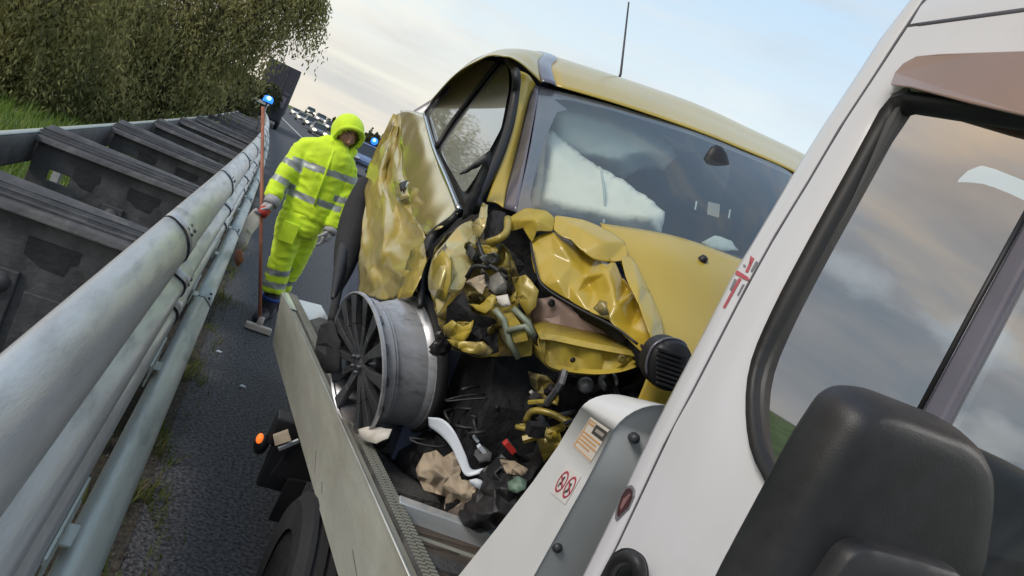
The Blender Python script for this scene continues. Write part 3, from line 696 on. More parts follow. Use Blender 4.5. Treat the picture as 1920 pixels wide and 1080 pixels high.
# ------------------------------------------------------------------ road worker
def baked(name, mb, m, parent, voxel=.016, it=4, wr=0, wsc=9, seed=1, bands=()):
    o = obj(name, mb.v, mb.f, m, parent)
    bm = bmesh.new(); bm.from_mesh(o.data); bmesh.ops.recalc_face_normals(bm, faces=bm.faces); bm.to_mesh(o.data); bm.free()
    md = o.modifiers.new('r', 'REMESH'); md.mode = 'VOXEL'; md.voxel_size = voxel; md.use_smooth_shade = True
    md = o.modifiers.new('s', 'SMOOTH'); md.iterations = it; md.factor = .5
    dg = bpy.context.evaluated_depsgraph_get(); dg.update()
    me = bpy.data.meshes.new_from_object(o.evaluated_get(dg))
    o.modifiers.clear(); old = o.data; o.data = me; bpy.data.meshes.remove(old); me.name = name
    if wr:
        for v in me.vertices:
            p = v.co
            n = noise.noise(Vector((p.x*wsc, p.y*wsc, p.z*wsc*.55))+Vector((seed*9, 0, 0)))
            n2 = 1-2*abs(noise.noise(Vector((p.x*wsc*.9, p.y*wsc, p.z*wsc*1.7))+Vector((0, seed*5, 3))))
            v.co = p+v.normal*wr*(n*.9+n2*.7)
    me.polygons.foreach_set('use_smooth', [True]*len(me.polygons)); me.update()
    if not me.materials: me.materials.append(m)
    if bands:
        me.materials.append(M['reflect']); org = worg(parent)
        for pl in me.polygons:
            p = pl.center+org
            for c, ax, hw, rad in bands:
                d = p-c
                if abs(d.dot(ax)) < hw and (d-ax*d.dot(ax)).length < rad: pl.material_index = 1
    return o
def loftring(mb, rings, n=16, cap=True):
    """rings: (centre, lateral unit, depth unit, half width, half depth)"""
    vv = []
    for c, lx, dy, a, b in rings:
        for k in range(n):
            q = 2*PI*k/n; ca, sa = math.cos(q), math.sin(q)
            vv.append(c+lx*a*math.copysign(abs(ca)**.8, ca)+dy*b*math.copysign(abs(sa)**.8, sa))
    ff = [(i*n+k, i*n+(k+1) % n, (i+1)*n+(k+1) % n, (i+1)*n+k) for i in range(len(rings)-1) for k in range(n)]
    if cap: ff += [tuple(range(n))[::-1], tuple(range((len(rings)-1)*n, len(rings)*n))]
    mb.add(vv, ff)
WY = 6.25
feet = W(492, 585, Z=0)
wk = thing('person', 'road worker in a fluorescent yellow hooded rain suit holding a broom by the barrier', 'person', (feet.x, WY, 0))
LX = Vector((.97, -.2, 0)).normalized(); DY = Vector((.2, .97, 0)).normalized(); UZ = Vector((0, 0, 1))
def wp(px, py, dy=0): return W(px, py, Y=WY+dy)
mb = MB()
TR = [(571, 404, .190, .14), (577, 392, .192, .145), (588, 360, .195, .15), (600, 325, .208, .15), (611, 296, .212, .14), (619, 279, .19, .12), (627, 270, .12, .09), (632, 262, .08, .078)]
loftring(mb, [(wp(a, b), LX, DY, c, d) for a, b, c, d in TR])
mb.tube(spline([wp(587, 278), wp(567, 284), wp(543, 320, -.05), wp(523, 346, -.1), wp(513, 372, -.16)], 12), [.075, .085, .088, .088, .085, .084, .083, .08, .077, .074, .071, .069, .067], 12)
mb.tube(spline([wp(644, 301), wp(649, 317), wp(647, 352, -.02), wp(638, 385, -.05), wp(622, 428, -.10)], 12), [.075, .082, .085, .085, .083, .082, .08, .078, .076, .074, .071, .069, .067], 12)
def bnd(a, b, rad, hw=.026): c = (a+b)/2; return (c, (b-a).normalized(), hw, rad)
TA = (wp(600, 325)-wp(577, 392)).normalized()
baked('jacket', mb, M['hivis'], wk, .0105, 8, .014, 9, 2, bands=[(wp(583, 371), TA, .026, .275), (wp(607, 318), TA, .026, .275),
      bnd(wp(527, 333, -.08), wp(521, 343, -.09), .13), bnd(wp(547, 303, -.02), wp(540, 313, -.03), .13), bnd(wp(646, 372, -.04), wp(643, 382, -.045), .125), bnd(wp(654.5, 333), wp(653, 345, -.01), .125)])
mb = MB()
loftring(mb, [(wp(578, 385), LX, DY, .17, .13), (wp(570, 402), LX, DY, .18, .14), (wp(560, 425), LX, DY, .175, .14), (wp(556, 436), LX, DY, .15, .13)])
mb.tube(spline([wp(547, 415), wp(537, 455, -.04), wp(526, 490, -.03), wp(512, 545)], 10), [.112, .112, .108, .103, .10, .096, .092, .09, .088, .088, .092], 14)
mb.tube(spline([wp(583, 418, .05), wp(566, 455, .06), wp(550, 495, .12), wp(528, 538, .20)], 10), [.112, .112, .108, .102, .098, .092, .09, .087, .085, .083, .085], 14)
baked('trousers', mb, M['hivis'], wk, .0105, 7, .016, 8, 5, bands=[bnd(wp(517, 524), wp(513.5, 538), .14), bnd(wp(538, 520, .16), wp(534, 532, .17), .13), bnd(wp(522, 500, -.02), wp(519.5, 513, -.015), .13)])
mb = MB(); mb.box(wp(541, 436, -.17), (.13, .02, .17)); mb.obj('thigh_pocket', M['hivis'], wk, smooth=False, bevel=.008)
mb = MB(); mb.tube([wp(626, 282, -.13), wp(612, 320, -.175), wp(590, 385, -.165)], .010, 6); mb.obj('zip_flap', M['hivis'], wk)
# head, face, hood
hc = wp(650, 250); fdir = Vector((.30, -.92, -.22)).normalized(); fl = fdir.cross(UZ).normalized()*-1; fu = fl.cross(fdir).normalized()
if fu.z < 0: fu = -fu
mb = MB(); mb.ball((0, 0, 0), (.084, .112, .118), 18, 12)
Rf = Matrix((fl, -fdir, fu)).transposed()
hv = [hc+Rf @ p for p in mb.v]; mbh = MB(); mbh.add(hv, mb.f)
def fp(x, y, z): return hc+Rf @ Vector((x, -y, z))
mbh.tube([fp(0, .104, .02), fp(0, .124, -.012), fp(0, .130, -.03), fp(0, .108, -.038)], [.010, .013, .018, .012], 8)   # nose
mbh.ball(fp(0, .062, -.092), .034, 10, 6); mbh.ball(fp(.04, .075, -.025), .025, 8, 6); mbh.ball(fp(-.04, .075, -.025), .025, 8, 6)
mbh.tube([fp(0, -.01, -.08), wp(634, 275)+Vector((0, 0, -.02))], [.06, .065], 12)
baked('head', mbh, M['skin'], wk, .007, 2)
mb = MB()
for s in (-1, 1):
    mb.ball(fp(s*.034, .0985, .018), .006, 8, 6)
    mb.tube([fp(s*.015, .110, .038), fp(s*.035, .107, .043), fp(s*.052, .093, .036)], .003, 5)
mb.tube([fp(-.025, .106, -.062), fp(0, .112, -.060), fp(.025, .106, -.062)], .003, 5)
mb.obj('face_features', M['boot'], wk)
n_, m_ = 30, 20; hv, hf = [], []
for i in range(m_+1):
    for k in range(n_):
        a, b = PI*i/m_, 2*PI*k/n_
        hv.append(Vector((.122*math.sin(a)*math.cos(b), .136*math.sin(a)*math.sin(b), .146*math.cos(a)+.010)))
for i in range(m_):
    for k in range(n_):
        q = (i*n_+k, (i+1)*n_+k, (i+1)*n_+(k+1) % n_, i*n_+(k+1) % n_)
        cc = sum((hv[j] for j in q), Vector())/4
        d = cc.normalized()
        # opening towards the face (local -y), lower part
        if -d.y > .40 and (abs(d.x)/.70)**2+((d.z+.26)/.78)**2 < 1: continue
        if cc.z < -.155 : continue
        hf.append(q)
hv = [fp(p.x, -p.y, p.z)+Vector((noise.noise(p*14)*.008, noise.noise(p*14+Vector((5, 5, 5)))*.008, 0)) for p in hv]
obj('hood', hv, hf, M['hivis'], wk, solid=.012)
mb = MB(); mb.tube(spline([fp(-.106, .065, -.06), fp(-.100, .10, .03), fp(-.055, .135, .082), fp(0, .148, .094), fp(.055, .135, .082), fp(.100, .10, .03), fp(.106, .065, -.06)], 16), [.012]+[.018]*15+[.012], 8)
mb.obj('hood_visor', M['hivis'], wk)
mb = MB(); mb.tube(spline([fp(-.103, .05, -.09), fp(-.068, .095, -.145), fp(0, .115, -.165), fp(.068, .095, -.145), fp(.103, .05, -.09)], 14), .035, 8); mb.obj('hood_collar', M['hivis'], wk)
# gloves with fingers
def hand(pw, palm_dir, finger_dir, thumb_dir, curl, name='glove'):
    mbx = MB(); pd, fd, td = Vector(palm_dir).normalized(), Vector(finger_dir).normalized(), Vector(thumb_dir).normalized()
    mbx.tube([pw-fd*.05, pw, pw+fd*.05, pw+fd*.09], [.04, .036, .044, .040], 10)
    for i in range(4):
        s = td*(.030-.021*i); l = (.085, .095, .088, .070)[i]; b = pw+fd*.085+s
        mbx.tube([b-fd*.03, b, b+fd*l*.45+pd*curl*.3*l, b+fd*l*(.8-.5*curl)+pd*curl*.9*l, b+fd*l*(1-1.1*curl)+pd*curl*1.25*l], [.012, .0125, .012, .011, .008], 7)
    b = pw+td*.035+fd*.02
    mbx.tube([pw+fd*.01, b, b+td*.025+fd*.035+pd*.02, b+td*.02+fd*.065+pd*.04*(1+curl)], [.016, .015, .014, .010], 7)
    return baked(name, mbx, M['glove'], wk, .006, 2)
h1 = wp(511, 378, -.19); hand(h1, (-.6, -.7, 0), (-.35, -.2, -.85), (.3, -.9, 0), .75)
hand(wp(619, 432, -.11), (-.7, -.3, .1), (-.12, -.05, -1), (-.4, -.8, 0), .3)
mb = MB(); mb.tube([wp(513, 372, -.17), h1+Vector((-.01, -.01, -.03))], [.062, .055], 12, cap=False); mb.obj('glove_cuff', M['glove'], wk, solid=.006)
mb = MB(); mb.tube([h1+Vector((-.02, -.03, -.07)), h1+Vector((-.04, -.06, -.12))], [.042, .040], 10); mb.obj('knuckle_patch', M['red'], wk)
mb = MB(); mb.tube([wp(622, 428, -.1), wp(617, 437, -.115)], [.058, .05], 12, cap=False); mb.obj('glove_cuff', M['glove'], wk, solid=.006)
# boots and gaiters
for (bx, by, dy) in ((509, 556, 0), (523, 548, .22)):
    an = wp(bx, by, dy)
    mb = MB(); mb.tube([an, Vector((an.x, an.y, .18))], [.075, .068], 12); mb.obj('gaiter', M['blue'], wk)
    mb = MB(); mb.tube([Vector((an.x, an.y, .24)), Vector((an.x, an.y, .10)), Vector((an.x, an.y+.01, .05))], [.068, .065, .055], 12)
    mb.tube([Vector((an.x+.01, an.y+.08, .045)), Vector((an.x-.01, an.y-.04, .055)), Vector((an.x-.04, an.y-.17, .042)), Vector((an.x-.045, an.y-.21, .035))], [.042, .055, .05, .028], 12)
    baked('boot', mb, M['boot'], wk, .01, 2)
# broom
bt, btop = W(487, 606, Y=5.88), W(493, 200, Y=6.25)
hnd = h1+Vector((-.03, -.05, -.08))
br = thing('broom', 'street broom with a reddish wooden handle and pale head, held by the worker', 'broom', (bt.x, bt.y, 0))
mb = MB(); mb.tube([bt, bt.lerp(btop, .5), btop], [.0145, .014, .013], 10); mb.obj('handle', M['handle'], br)
hd = W(484, 615, Y=5.86)
mb = MB(); mb.box(hd, (.20, .055, .05)); mb.obj('head', M['broomhead'], br, smooth=False, bevel=.008)
mb = MB()
for i in range(12):
    for j in range(3):
        b = hd+Vector((-.088+i*.016, -.018+j*.018, -.02)); mb.tube([b, b+Vector((random.uniform(-.012, .012)+(i-5.5)*.003, (j-1)*.02, -.085))], [.008, .010], 5)
mb.obj('bristles', M['black'], br)['kind'] = 'stuff'
mb = MB(); mb.tube([bt+Vector((0, 0, .05)), bt+Vector((0, 0, -.01))], [.022, .026], 10); mb.obj('socket', M['broomhead'], br)
# rag caught on the barrier
rg = thing('rag', 'pale rag with a reddish tip hanging from the barrier beside the broom', 'rag', tuple(W(455, 460, Y=6.7)))
crumple('cloth', [(462, 408, 6.7), (476, 392, 6.75), (488, 398, 6.75), (484, 425, 6.7), (472, 440, 6.65), (462, 462, 6.6), (452, 470, 6.6), (446, 450, 6.65)], mat('pink cloth', (.58, .52, .50), .85, var=.15), rg, amp=.05, sc=9, seed=3, step=6, thick=.004)
crumple('cloth_tip', [(444, 466, 6.62), (453, 470, 6.58), (457, 490, 6.57), (446, 500, 6.58), (440, 490, 6.6)], mat('red stained cloth', (.50, .19, .12), .85, var=.2), rg, amp=.02, sc=12, seed=5, step=7, thick=.006)
# bits of broken glass and trim on the asphalt
for (px, py, lab, m_) in ((454, 725, 'small pale fragment lying on the asphalt between barrier and truck', 'trim'), (410, 660, 'tiny pale chip on the asphalt nearer the broom head', 'trim')):
    p = W(px, py, Z=.006); f = thing('fragment', lab, 'fragment', tuple(p)); mb = MB(); mb.prism([p+Vector((-.018, -.01, 0)), p+Vector((.014, -.012, 0)), p+Vector((.02, .006, 0)), p+Vector((-.006, .016, 0))], (0, 0, .008)); mb.obj('chip', M[m_], f, smooth=False)
# ------------------------------------------------------------------ tow truck
trk = thing('tow_truck', 'white flatbed tow truck with open cab side close to the camera, carrying the wrecked car', 'tow truck', (1.6, 1.0, 0))
trk['label'] = 'white flatbed tow truck whose cab fills the right side, carrying the wrecked car'
CX = .75                                                   # plane of the cab side
TUM = .085                                                 # inward lean of the side above the belt line
def tum(z): return TUM*max(0, z-1.44)
def cs(px, py, off=0):
    p = W(px, py, X=CX+off)
    for _ in range(8): p = W(px, py, X=CX+off+tum(p.z))
    return p
def sheet(name, pts, m, off=0, th=.004, parent=trk, smooth=False, bevel=0):
    p = [cs(a, b, off) for a, b in pts]
    mb = MB(); mb.prism(p, (th, 0, 0)); return mb.obj(name, m, parent, smooth=smooth, bevel=bevel)
def rnd_poly(pts, n=6):
    """round the corners of a polygon given as (x, y, r)"""
    out = []; k = len(pts)
    for i in range(k):
        a, b, c = (Vector(pts[i-1][:2]), Vector(pts[i][:2]), Vector(pts[(i+1) % k][:2])); r = pts[i][2] if len(pts[i]) > 2 else 0
        if r <= 0: out.append((b.x, b.y)); continue
        u, v = (a-b), (c-b); r = min(r, u.length*.5, v.length*.5); p0, p1 = b+u.normalized()*r, b+v.normalized()*r
        for j in range(n+1):
            t = j/n; q = p0.lerp(b, t).lerp(b.lerp(p1, t), t); out.append((q.x, q.y))
    return out
def ring_sheet(name, outer, inner, m, off, th, parent=trk):
    n = len(outer); vv = [cs(a, b, off) for a, b in outer]+[cs(a, b, off) for a, b in inner]
    vv += [v+Vector((th, 0, 0)) for v in vv]
    ff = []
    for i in range(n):
        j = (i+1) % n; ff += [(i, j, n+j, n+i), (2*n+j, 2*n+i, 3*n+i, 3*n+j), (i, 2*n+i, 2*n+j, j), (n+j, 3*n+j, 3*n+i, n+i)]
    return obj(name, vv, ff, m, parent, smooth=False)
def yz(px, py): p = cs(px, py); return (p.y, p.z)
edge = [yz(*p) for p in ((1702, 2), (1665, 41), (1606, 133), (1502, 289), (1439, 400), (1380, 492), (1307, 636), (1233, 775), (1160, 930), (1089, 1077))]
def rear_edge(z):
    if z >= edge[0][1]: return edge[0][0]-(z-edge[0][1])*.12
    for a, b in zip(edge, edge[1:]):
        if a[1] >= z >= b[1]: t = (a[1]-z)/(a[1]-b[1]); return a[0]+(b[0]-a[0])*t
    return edge[-1][0]+(edge[-1][1]-z)*.05
def P3(y, z, x=CX): return Vector((x+tum(z), y, z))
# window aperture control points, clockwise from top rear corner; front edge invented beyond the frame
win_px = [(1668, 163), (1600, 290), (1520, 432), (1452, 560), (1408, 670), (1396, 760), (1402, 850), (1424, 905)]
win = [yz(*p) for p in win_px]
fw = [( .62, 1.40), (.30, 1.40), (.02, 1.43), (-.02, 1.48), (.22, 1.98), (.30, 2.02), (.62, 2.035)]
aper = [Vector((a, b, 0)) for a, b in win]+[Vector((a, b, 0)) for a, b in fw]
def resample(pts, n):
    ps = pts+[pts[0]]; ls = [0]
    for a, b in zip(ps, ps[1:]): ls.append(ls[-1]+(b-a).length)
    out = []; j = 0
    for i in range(n):
        s = ls[-1]*i/n
        while ls[j+1] < s: j += 1
        t = (s-ls[j])/max(1e-9, ls[j+1]-ls[j]); out.append(ps[j].lerp(ps[j+1], t))
    return out
def smooth_loop(pts, it=2):
    for _ in range(it): pts = [pts[i-1]*.25+pts[i]*.5+pts[(i+1) % len(pts)]*.25 for i in range(len(pts))]
    return pts
NA = 96
ap = smooth_loop(resample(aper, NA), 1)
cen = Vector((.45, 1.72, 0))
inn_px = [(1704, 188), (1640, 318), (1560, 465), (1494, 590), (1452, 668), (1437, 722), (1440, 800), (1455, 860)]
inn = [Vector((*yz(p[0]-34, p[1]-5+12*(i == 0)), 0)) for i, p in enumerate(inn_px)]+[Vector((.62, 1.44, 0)), Vector((.30, 1.44, 0)), Vector((.06, 1.46, 0)), Vector((.03, 1.50, 0)), Vector((.24, 1.955, 0)), Vector((.31, 1.985, 0)), Vector((.62, 2.0, 0))]
gl = smooth_loop(resample(inn, NA), 1)
# cab side skin: from the aperture out to the body outline
seam = [yz(*p) for p in ((1732, 0), (1706, 37), (1635, 148), (1547, 281), (1487, 393), (1443, 455), (1407, 523), (1363, 607), (1310, 713), (1246, 832), (1154, 1029))]
def seam_y(z):
    for a, b in zip(seam, seam[1:]):
        if a[1] >= z >= b[1]: t = (a[1]-z)/(a[1]-b[1]); return a[0]+(b[0]-a[0])*t
    return seam[-1][0]+(seam[-1][1]-z)*.06 if z < seam[-1][1] else seam[0][0]-(z-seam[0][1])*.12
ztop = yz(1800, 38)[1]
outl = [Vector((seam_y(ztop)-.006, ztop, 0))]+[Vector((seam_y(z)-.004, z, 0)) for z in (2.1, 2.0, 1.9, 1.8, 1.7, 1.6, 1.5, 1.4, 1.3, 1.2, 1.1, .9, .7, .5)]
outl += [Vector((y, .45, 0)) for y in (.8, .5, .2, -.1)]+[Vector((-.15, z, 0)) for z in (.7, .95, 1.2, 1.42)]+[Vector((-.12+.33*t, 1.46+(ztop-.05-1.46)*t, 0)) for t in (.1, .3, .5, .7, .9, 1)]+[Vector((.35, ztop-.015, 0)), Vector((.6, ztop-.005, 0)), Vector((.8, ztop, 0))]
ol = resample(outl, NA)
# line the two loops up
k0 = min(range(NA), key=lambda i: (ol[i]-Vector((seam_y(2.06), 2.06, 0))).length); ol = ol[k0:]+ol[:k0]
k1 = min(range(NA), key=lambda i: (ap[i]-aper[0]).length); ap = ap[k1:]+ap[:k1]
k2 = min(range(NA), key=lambda i: (gl[i]-inn[0]).length); gl = gl[k2:]+gl[:k2]
def side_x(y, z): return CX+.02*max(0, z-1.45)**1.3*2.2*0
vv, ff = [], []; rings = 5
for r in range(rings):
    t = (0, .12, .3, .6, 1)[r]
    for i in range(NA):
        q = ap[i].lerp(ol[i], t); dx = (.012, .004, 0, 0, 0)[r]
        vv.append(P3(q.x, q.y, CX+dx))
for r in range(rings-1):
    for i in range(NA): ff.append((r*NA+i, r*NA+(i+1) % NA, (r+1)*NA+(i+1) % NA, (r+1)*NA+i))
obj('door_skin', vv, ff, M['white'], trk)
# black seal, recessed frame
vv = [P3(q.x, q.y, CX+.010) for q in ap]+[P3(a.x*.55+b.x*.45, a.y*.55+b.y*.45, CX-.004) for a, b in zip(ap, gl)]+[P3(q.x, q.y, CX+.016) for q in gl]+[P3(q.x, q.y, CX+.05) for q in gl]
ff = [(r*NA+i, r*NA+(i+1) % NA, (r+1)*NA+(i+1) % NA, (r+1)*NA+i) for r in range(3) for i in range(NA)]
obj('window_seal', vv, ff, M['black'], trk)
obj('window_glass', [P3(q.x, q.y, CX+.022) for q in gl], [tuple(range(NA))], M['glass_cab'], trk, smooth=False)
# quarter light bar and its black edge
mb = MB(); mb.prism([cs(1690, 835, .012), cs(1932, 386, .012), cs(1970, 407, .012), cs(1735, 855, .012)], (.03, 0, 0)); mb.obj('quarter_bar', M['frit'], trk, smooth=False, bevel=.006)
mb = MB(); mb.tube([cs(1690, 832, .010), cs(1830, 570, .010), cs(1932, 384, .010)], .0035, 6); mb.obj('quarter_seal', M['black'], trk)
# rear corner strip of the cab, between the seam and the back edge
vv = []
zz = [2.34, 2.26, 2.17, 2.1, 2.0, 1.9, 1.8, 1.7, 1.6, 1.5, 1.4, 1.3, 1.2, 1.1, .9, .7, .5]
for z in zz:
    a, b = seam_y(z)+.003, rear_edge(z)
    for (t, dx) in ((0, .012), (.03, 0), (.4, 0), (.75, .0), (.93, .003), (1.0, .015), (1.03, .045), (1.03, .12)):
        vv.append(P3(a+(b-a)*t, z, CX+dx))
n = 8
obj('rear_pillar', vv, [(j*n+i, j*n+i+1, (j+1)*n+i+1, (j+1)*n+i) for j in range(len(zz)-1) for i in range(n-1)], M['white'], trk)
mb = MB(); mb.tube([P3(seam_y(z), z, CX+.0012) for z in [2.33, 2.25, 2.16, 2.1]+[2.0-.1*i for i in range(15)]], .0023, 6); mb.obj('panel_gap', M['seam'], trk)
# roof: gutter line and crown
yb = seam_y(ztop)-.008; zr = ztop
RX = CX+tum(zr)
sec = [(RX, zr+.006), (RX+.003, zr+.04), (RX+.02, zr+.10), (RX+.07, zr+.155), (RX+.2, zr+.19), (CX+.9, zr+.21), (CX+1.6, zr+.19), (CX+1.76, zr+.12), (CX+1.79, zr)]
vv = []; ys = [yb+.0, yb-.02, .8, .5, .25, .12]
for j, y in enumerate(ys):
    for x, z in sec: vv.append((x, y, zr+(z-zr)*(.93 if j == 0 else 1-.25*(j > 4))))
n = len(sec)
obj('roof', vv, [(j*n+i, j*n+i+1, (j+1)*n+i+1, (j+1)*n+i) for j in range(len(ys)-1) for i in range(n-1)], M['white'], trk)
mb = MB(); mb.tube([P3(y, zr+.002, CX+.004) for y in (yb-.02, .8, .5, .25)], .006, 6); mb.obj('gutter_gap', M['seam'], trk)
# back wall, far side, floor, seats, headliner, windscreen pillar
from mathutils.geometry import tessellate_polygon
def holed(name, y, th, m, holes_px):
    outer = [Vector((CX+.06, y, .45)), Vector((CX+1.74, y, .45)), Vector((CX+1.74, y, 2.14)), Vector((CX+.06, y, 2.14))]
    holes = [[W(a, b, Y=y) for a, b in h] for h in holes_px]
    loops = [[Vector((p.x, p.z, 0)) for p in l] for l in [outer]+holes]
    tris = tessellate_polygon(loops); fl_ = [p for l in [outer]+holes for p in l]; n = len(fl_)
    return obj(name, fl_, [tuple(t) for t in tris], m, trk, smooth=False, solid=th)
HP = [[(1774, 352), (1784, 334), (1800, 319), (1822, 310), (1846, 309), (1880, 318), (1930, 338), (1990, 362), (1990, 412), (1930, 386), (1880, 362), (1850, 350), (1828, 343), (1805, 343)], [(1868, 688), (1900, 672), (1960, 622), (1990, 640), (1960, 690), (1898, 704), (1894, 696)]]
holed('cab_back_wall', .985, .03, M['cabin'], HP)
mb = MB(); mb.box((CX+.94, .55, ztop-.03), (1.62, .9, .03)); mb.obj('headliner', M['cabin'], trk, smooth=False)
mb = MB(); mb.box((CX+.9, .42, .75), (1.7, 1.1, .08)); mb.obj('cab_floor', M['cabin'], trk, smooth=False)
mb = MB(); mb.box((CX+.9, -.18, 1.12), (1.68, .30, .55)); mb.obj('dashboard', M['cabin'], trk, smooth=False, bevel=.05)
for sx in (.45, 1.3):
    mb = MB(); mb.box((CX+sx, .60, 1.02), (.48, .5, .16)); mb.box((CX+sx, .86, 1.38), (.48, .12, .66)); mb.box((CX+sx, .87, 1.80), (.27, .09, .16)); mb.obj('seat', M['cabin'], trk, smooth=False, bevel=.04)
fx = CX+1.76
mb = MB(); mb.box((fx, .42, .95), (.05, 1.14, .95)); mb.box((fx, .90, 1.72), (.05, .20, .62)); mb.box((fx, .45, 2.06), (.05, .8, .12)); mb.obj('far_door', M['cabin'], trk, smooth=False)
mb = MB()
for x in (CX+.02, fx): mb.bar((x+.01, -.14, 1.44), (x+.01, .20, 2.06), .05, .05)
mb.obj('windscreen_pillar', M['white'], trk, smooth=False)
ws = [(CX+.03, -.15, 1.43), (fx-.02, -.15, 1.43), (fx-.02, .18, 2.05), (CX+.03, .18, 2.05)]
obj('windscreen', ws, [(0, 1, 2, 3)], M['glass_ws'], trk, smooth=False)
# short bonnet and nose of the van, beside and behind the camera position
secn = [(-.15, 1.38, 1.0), (-.5, 1.28, 1.0), (-.85, 1.05, .97), (-1.0, .75, .93), (-1.02, .4, .90)]
vv = []
for y, z, f in secn:
    xm, hw = CX+.9, .9*f
    for q in ((-hw, .40), (-hw, z-.12), (-hw*.93, z), (hw*.93, z), (hw, z-.12), (hw, .40)): vv.append((xm+q[0], y, min(q[1], z)))
n = 6
obj('bonnet', vv, [(j*n+i, j*n+i+1, (j+1)*n+i+1, (j+1)*n+i) for j in range(len(secn)-1) for i in range(n-1)], M['white'], trk)
def wheel(name, c, r, w, ax=(1, 0, 0), parent=trk, m='tyre', rimm='rim'):
    mb = MB(); mb.lathe(c, ax, [(r*.62, -w*.5), (r*.9, -w*.52), (r, -w*.38), (r, w*.38), (r*.9, w*.52), (r*.62, w*.5)] if w < 0 else [(r*.62, -w*.5), (r*.9, -w*.52), (r, -w*.40)]+[q for u in (-.28, -.1, .08, .26) for q in ((r, w*(u-.04)), (r*.965, w*(u-.03)), (r*.965, w*(u+.03)), (r, w*(u+.04)))]+[(r, w*.40), (r*.9, w*.52), (r*.62, w*.5)], 40)
    o = mb.obj(name, M[m], parent); o.data.set_sharp_from_angle(angle=math.radians(35))
    mb = MB(); mb.lathe(c, ax, [(.001, -w*.30), (r*.2, -w*.33), (r*.25, -w*.2), (r*.55, -w*.25), (r*.63, -w*.48), (r*.60, 0), (r*.63, w*.48), (r*.3, w*.2), (.001, w*.2)], 28); mb.obj('rim', M[rimm], o)
    return o
for x in (CX+.12, CX+1.68): wheel('wheel', (x, -.55, .34), .34, .21)
# smoked wind deflector over the window
dp = [(1668, 158), (1676, 138), (1692, 118), (1718, 104), (1760, 100), (1840, 97), (1960, 93), (1990, 235), (1920, 217), (1820, 194), (1740, 173), (1706, 164)]
p = [cs(a, b, -.022) for a, b in dp]; q = [cs(a, b, -.004 if b < 140 else -.022) for a, b in dp]
mb = MB(); mb.prism(q, (.006, 0, 0)); mb.obj('wind_deflector', M['visor'], trk, smooth=False, bevel=.003)
# red cross decal, oval badge, handle
def decal(name, polys, m, off, parent=trk):
    mb = MB()
    for pl in polys: mb.prism([cs(a, b, off) for a, b in pl], (.0006, 0, 0))
    return mb.obj(name, m, parent, smooth=False)
rd = mat('faded red ink', (.48, .10, .12), .5); gd = mat('grey ink', (.22, .22, .25), .5)
decal('red_cross_decal', [[(1383, 507), (1402, 519), (1406, 526), (1398, 525), (1378, 514), (1380, 508)], [(1397, 509), (1410, 482), (1414, 484), (1402, 511)], [(1390, 523), (1359, 578), (1355, 576), (1385, 521)], [(1404, 495), (1407, 479), (1409, 480), (1408, 496)]], rd, -.0015)
decal('grey_lettering', [[(1417, 489), (1421, 491), (1410, 510), (1407, 508)], [(1377, 522), (1381, 524), (1374, 540), (1370, 545), (1368, 542)], [(1392, 533), (1396, 533), (1384, 555), (1382, 553)], [(1394, 495), (1398, 497), (1397, 501), (1393, 499)]], gd, -.0015)
bp = [(1184, 909), (1189, 917), (1188, 930), (1178, 953), (1155, 976), (1152, 972), (1154, 955), (1163, 928), (1174, 911)]
sheet('oval_badge', bp, mat('badge rim', (.28, .28, .30), .3, .5), -.004, .003, bevel=.001)
cxy = (1172, 940)
sheet('badge_field', [(cxy[0]+(a-cxy[0])*.78, cxy[1]+(b-cxy[1])*.80) for a, b in bp], M['badge'], -.006, .003)
sheet('badge_mark', [(1168, 936), (1180, 925), (1181, 929), (1172, 944), (1164, 956), (1163, 950)], mat('badge grey', (.22, .12, .12), .4), -.0075, .002)
hp = rnd_poly([(1120, 1100, 10), (1132, 1062, 20), (1152, 1032, 16), (1178, 1024, 14), (1204, 1040, 16), (1212, 1060, 10), (1214, 1100, 4)])
sheet('handle_recess', hp, M['black'], -.004, .008, bevel=.003)
mb = MB(); mb.tube(spline([cs(1140, 1092, -.02), cs(1152, 1058, -.035), cs(1176, 1044, -.04), cs(1197, 1056, -.035), cs(1200, 1095, -.02)], 12), .011, 8); mb.obj('door_handle', M['mirror'], trk)
# door mirror
def mir(px, py, Y): return W(px, py, Y=Y)
mo = rnd_poly([(1330, 1100, 4), (1392, 985, 30), (1475, 830, 60), (1548, 722, 34), (1610, 722, 44), (1775, 786, 50), (1812, 836, 40), (1814, 905, 50), (1796, 1040, 44), (1785, 1062, 10), (1700, 1130, 4), (1420, 1180, 4)], 7)
mo = [(v.x, v.y) for v in smooth_loop(resample([Vector((a, b, 0)) for a, b in mo], 150), 2)]
n = len(mo); cxm, cym = 1610, 930
vv = []
prof = [(.01, .5065), (.25, .5068), (.5, .5075), (.68, .508), (.82, .510), (.89, .514), (.945, .525), (.985, .542), (1.0, .560), (.975, .60), (.92, .64)]
for f, Y in prof:
    for a, b in mo:
        base = W(a, b, Y=.56); c0 = W(cxm, cym, Y=.56)
        q = c0+(base-c0)*f; vv.append(Vector((q.x+max(0, Y-.56)*.85, q.y+(Y-.56), q.z)))
ff = [(j*n+i, j*n+(i+1) % n, (j+1)*n+(i+1) % n, (j+1)*n+i) for j in range(len(prof)-1) for i in range(n)]+[tuple(range(n))[::-1]]
mirror = obj('door_mirror', vv, ff, M['mirror'], trk)
mg = [Vector((q.x, q.y+.003, q.z)) for q in vv[-n:]]
obj('mirror_glass', [mg[0].lerp(x, 1) for x in mg], [tuple(range(n))], M['chrome'], mirror, smooth=False)
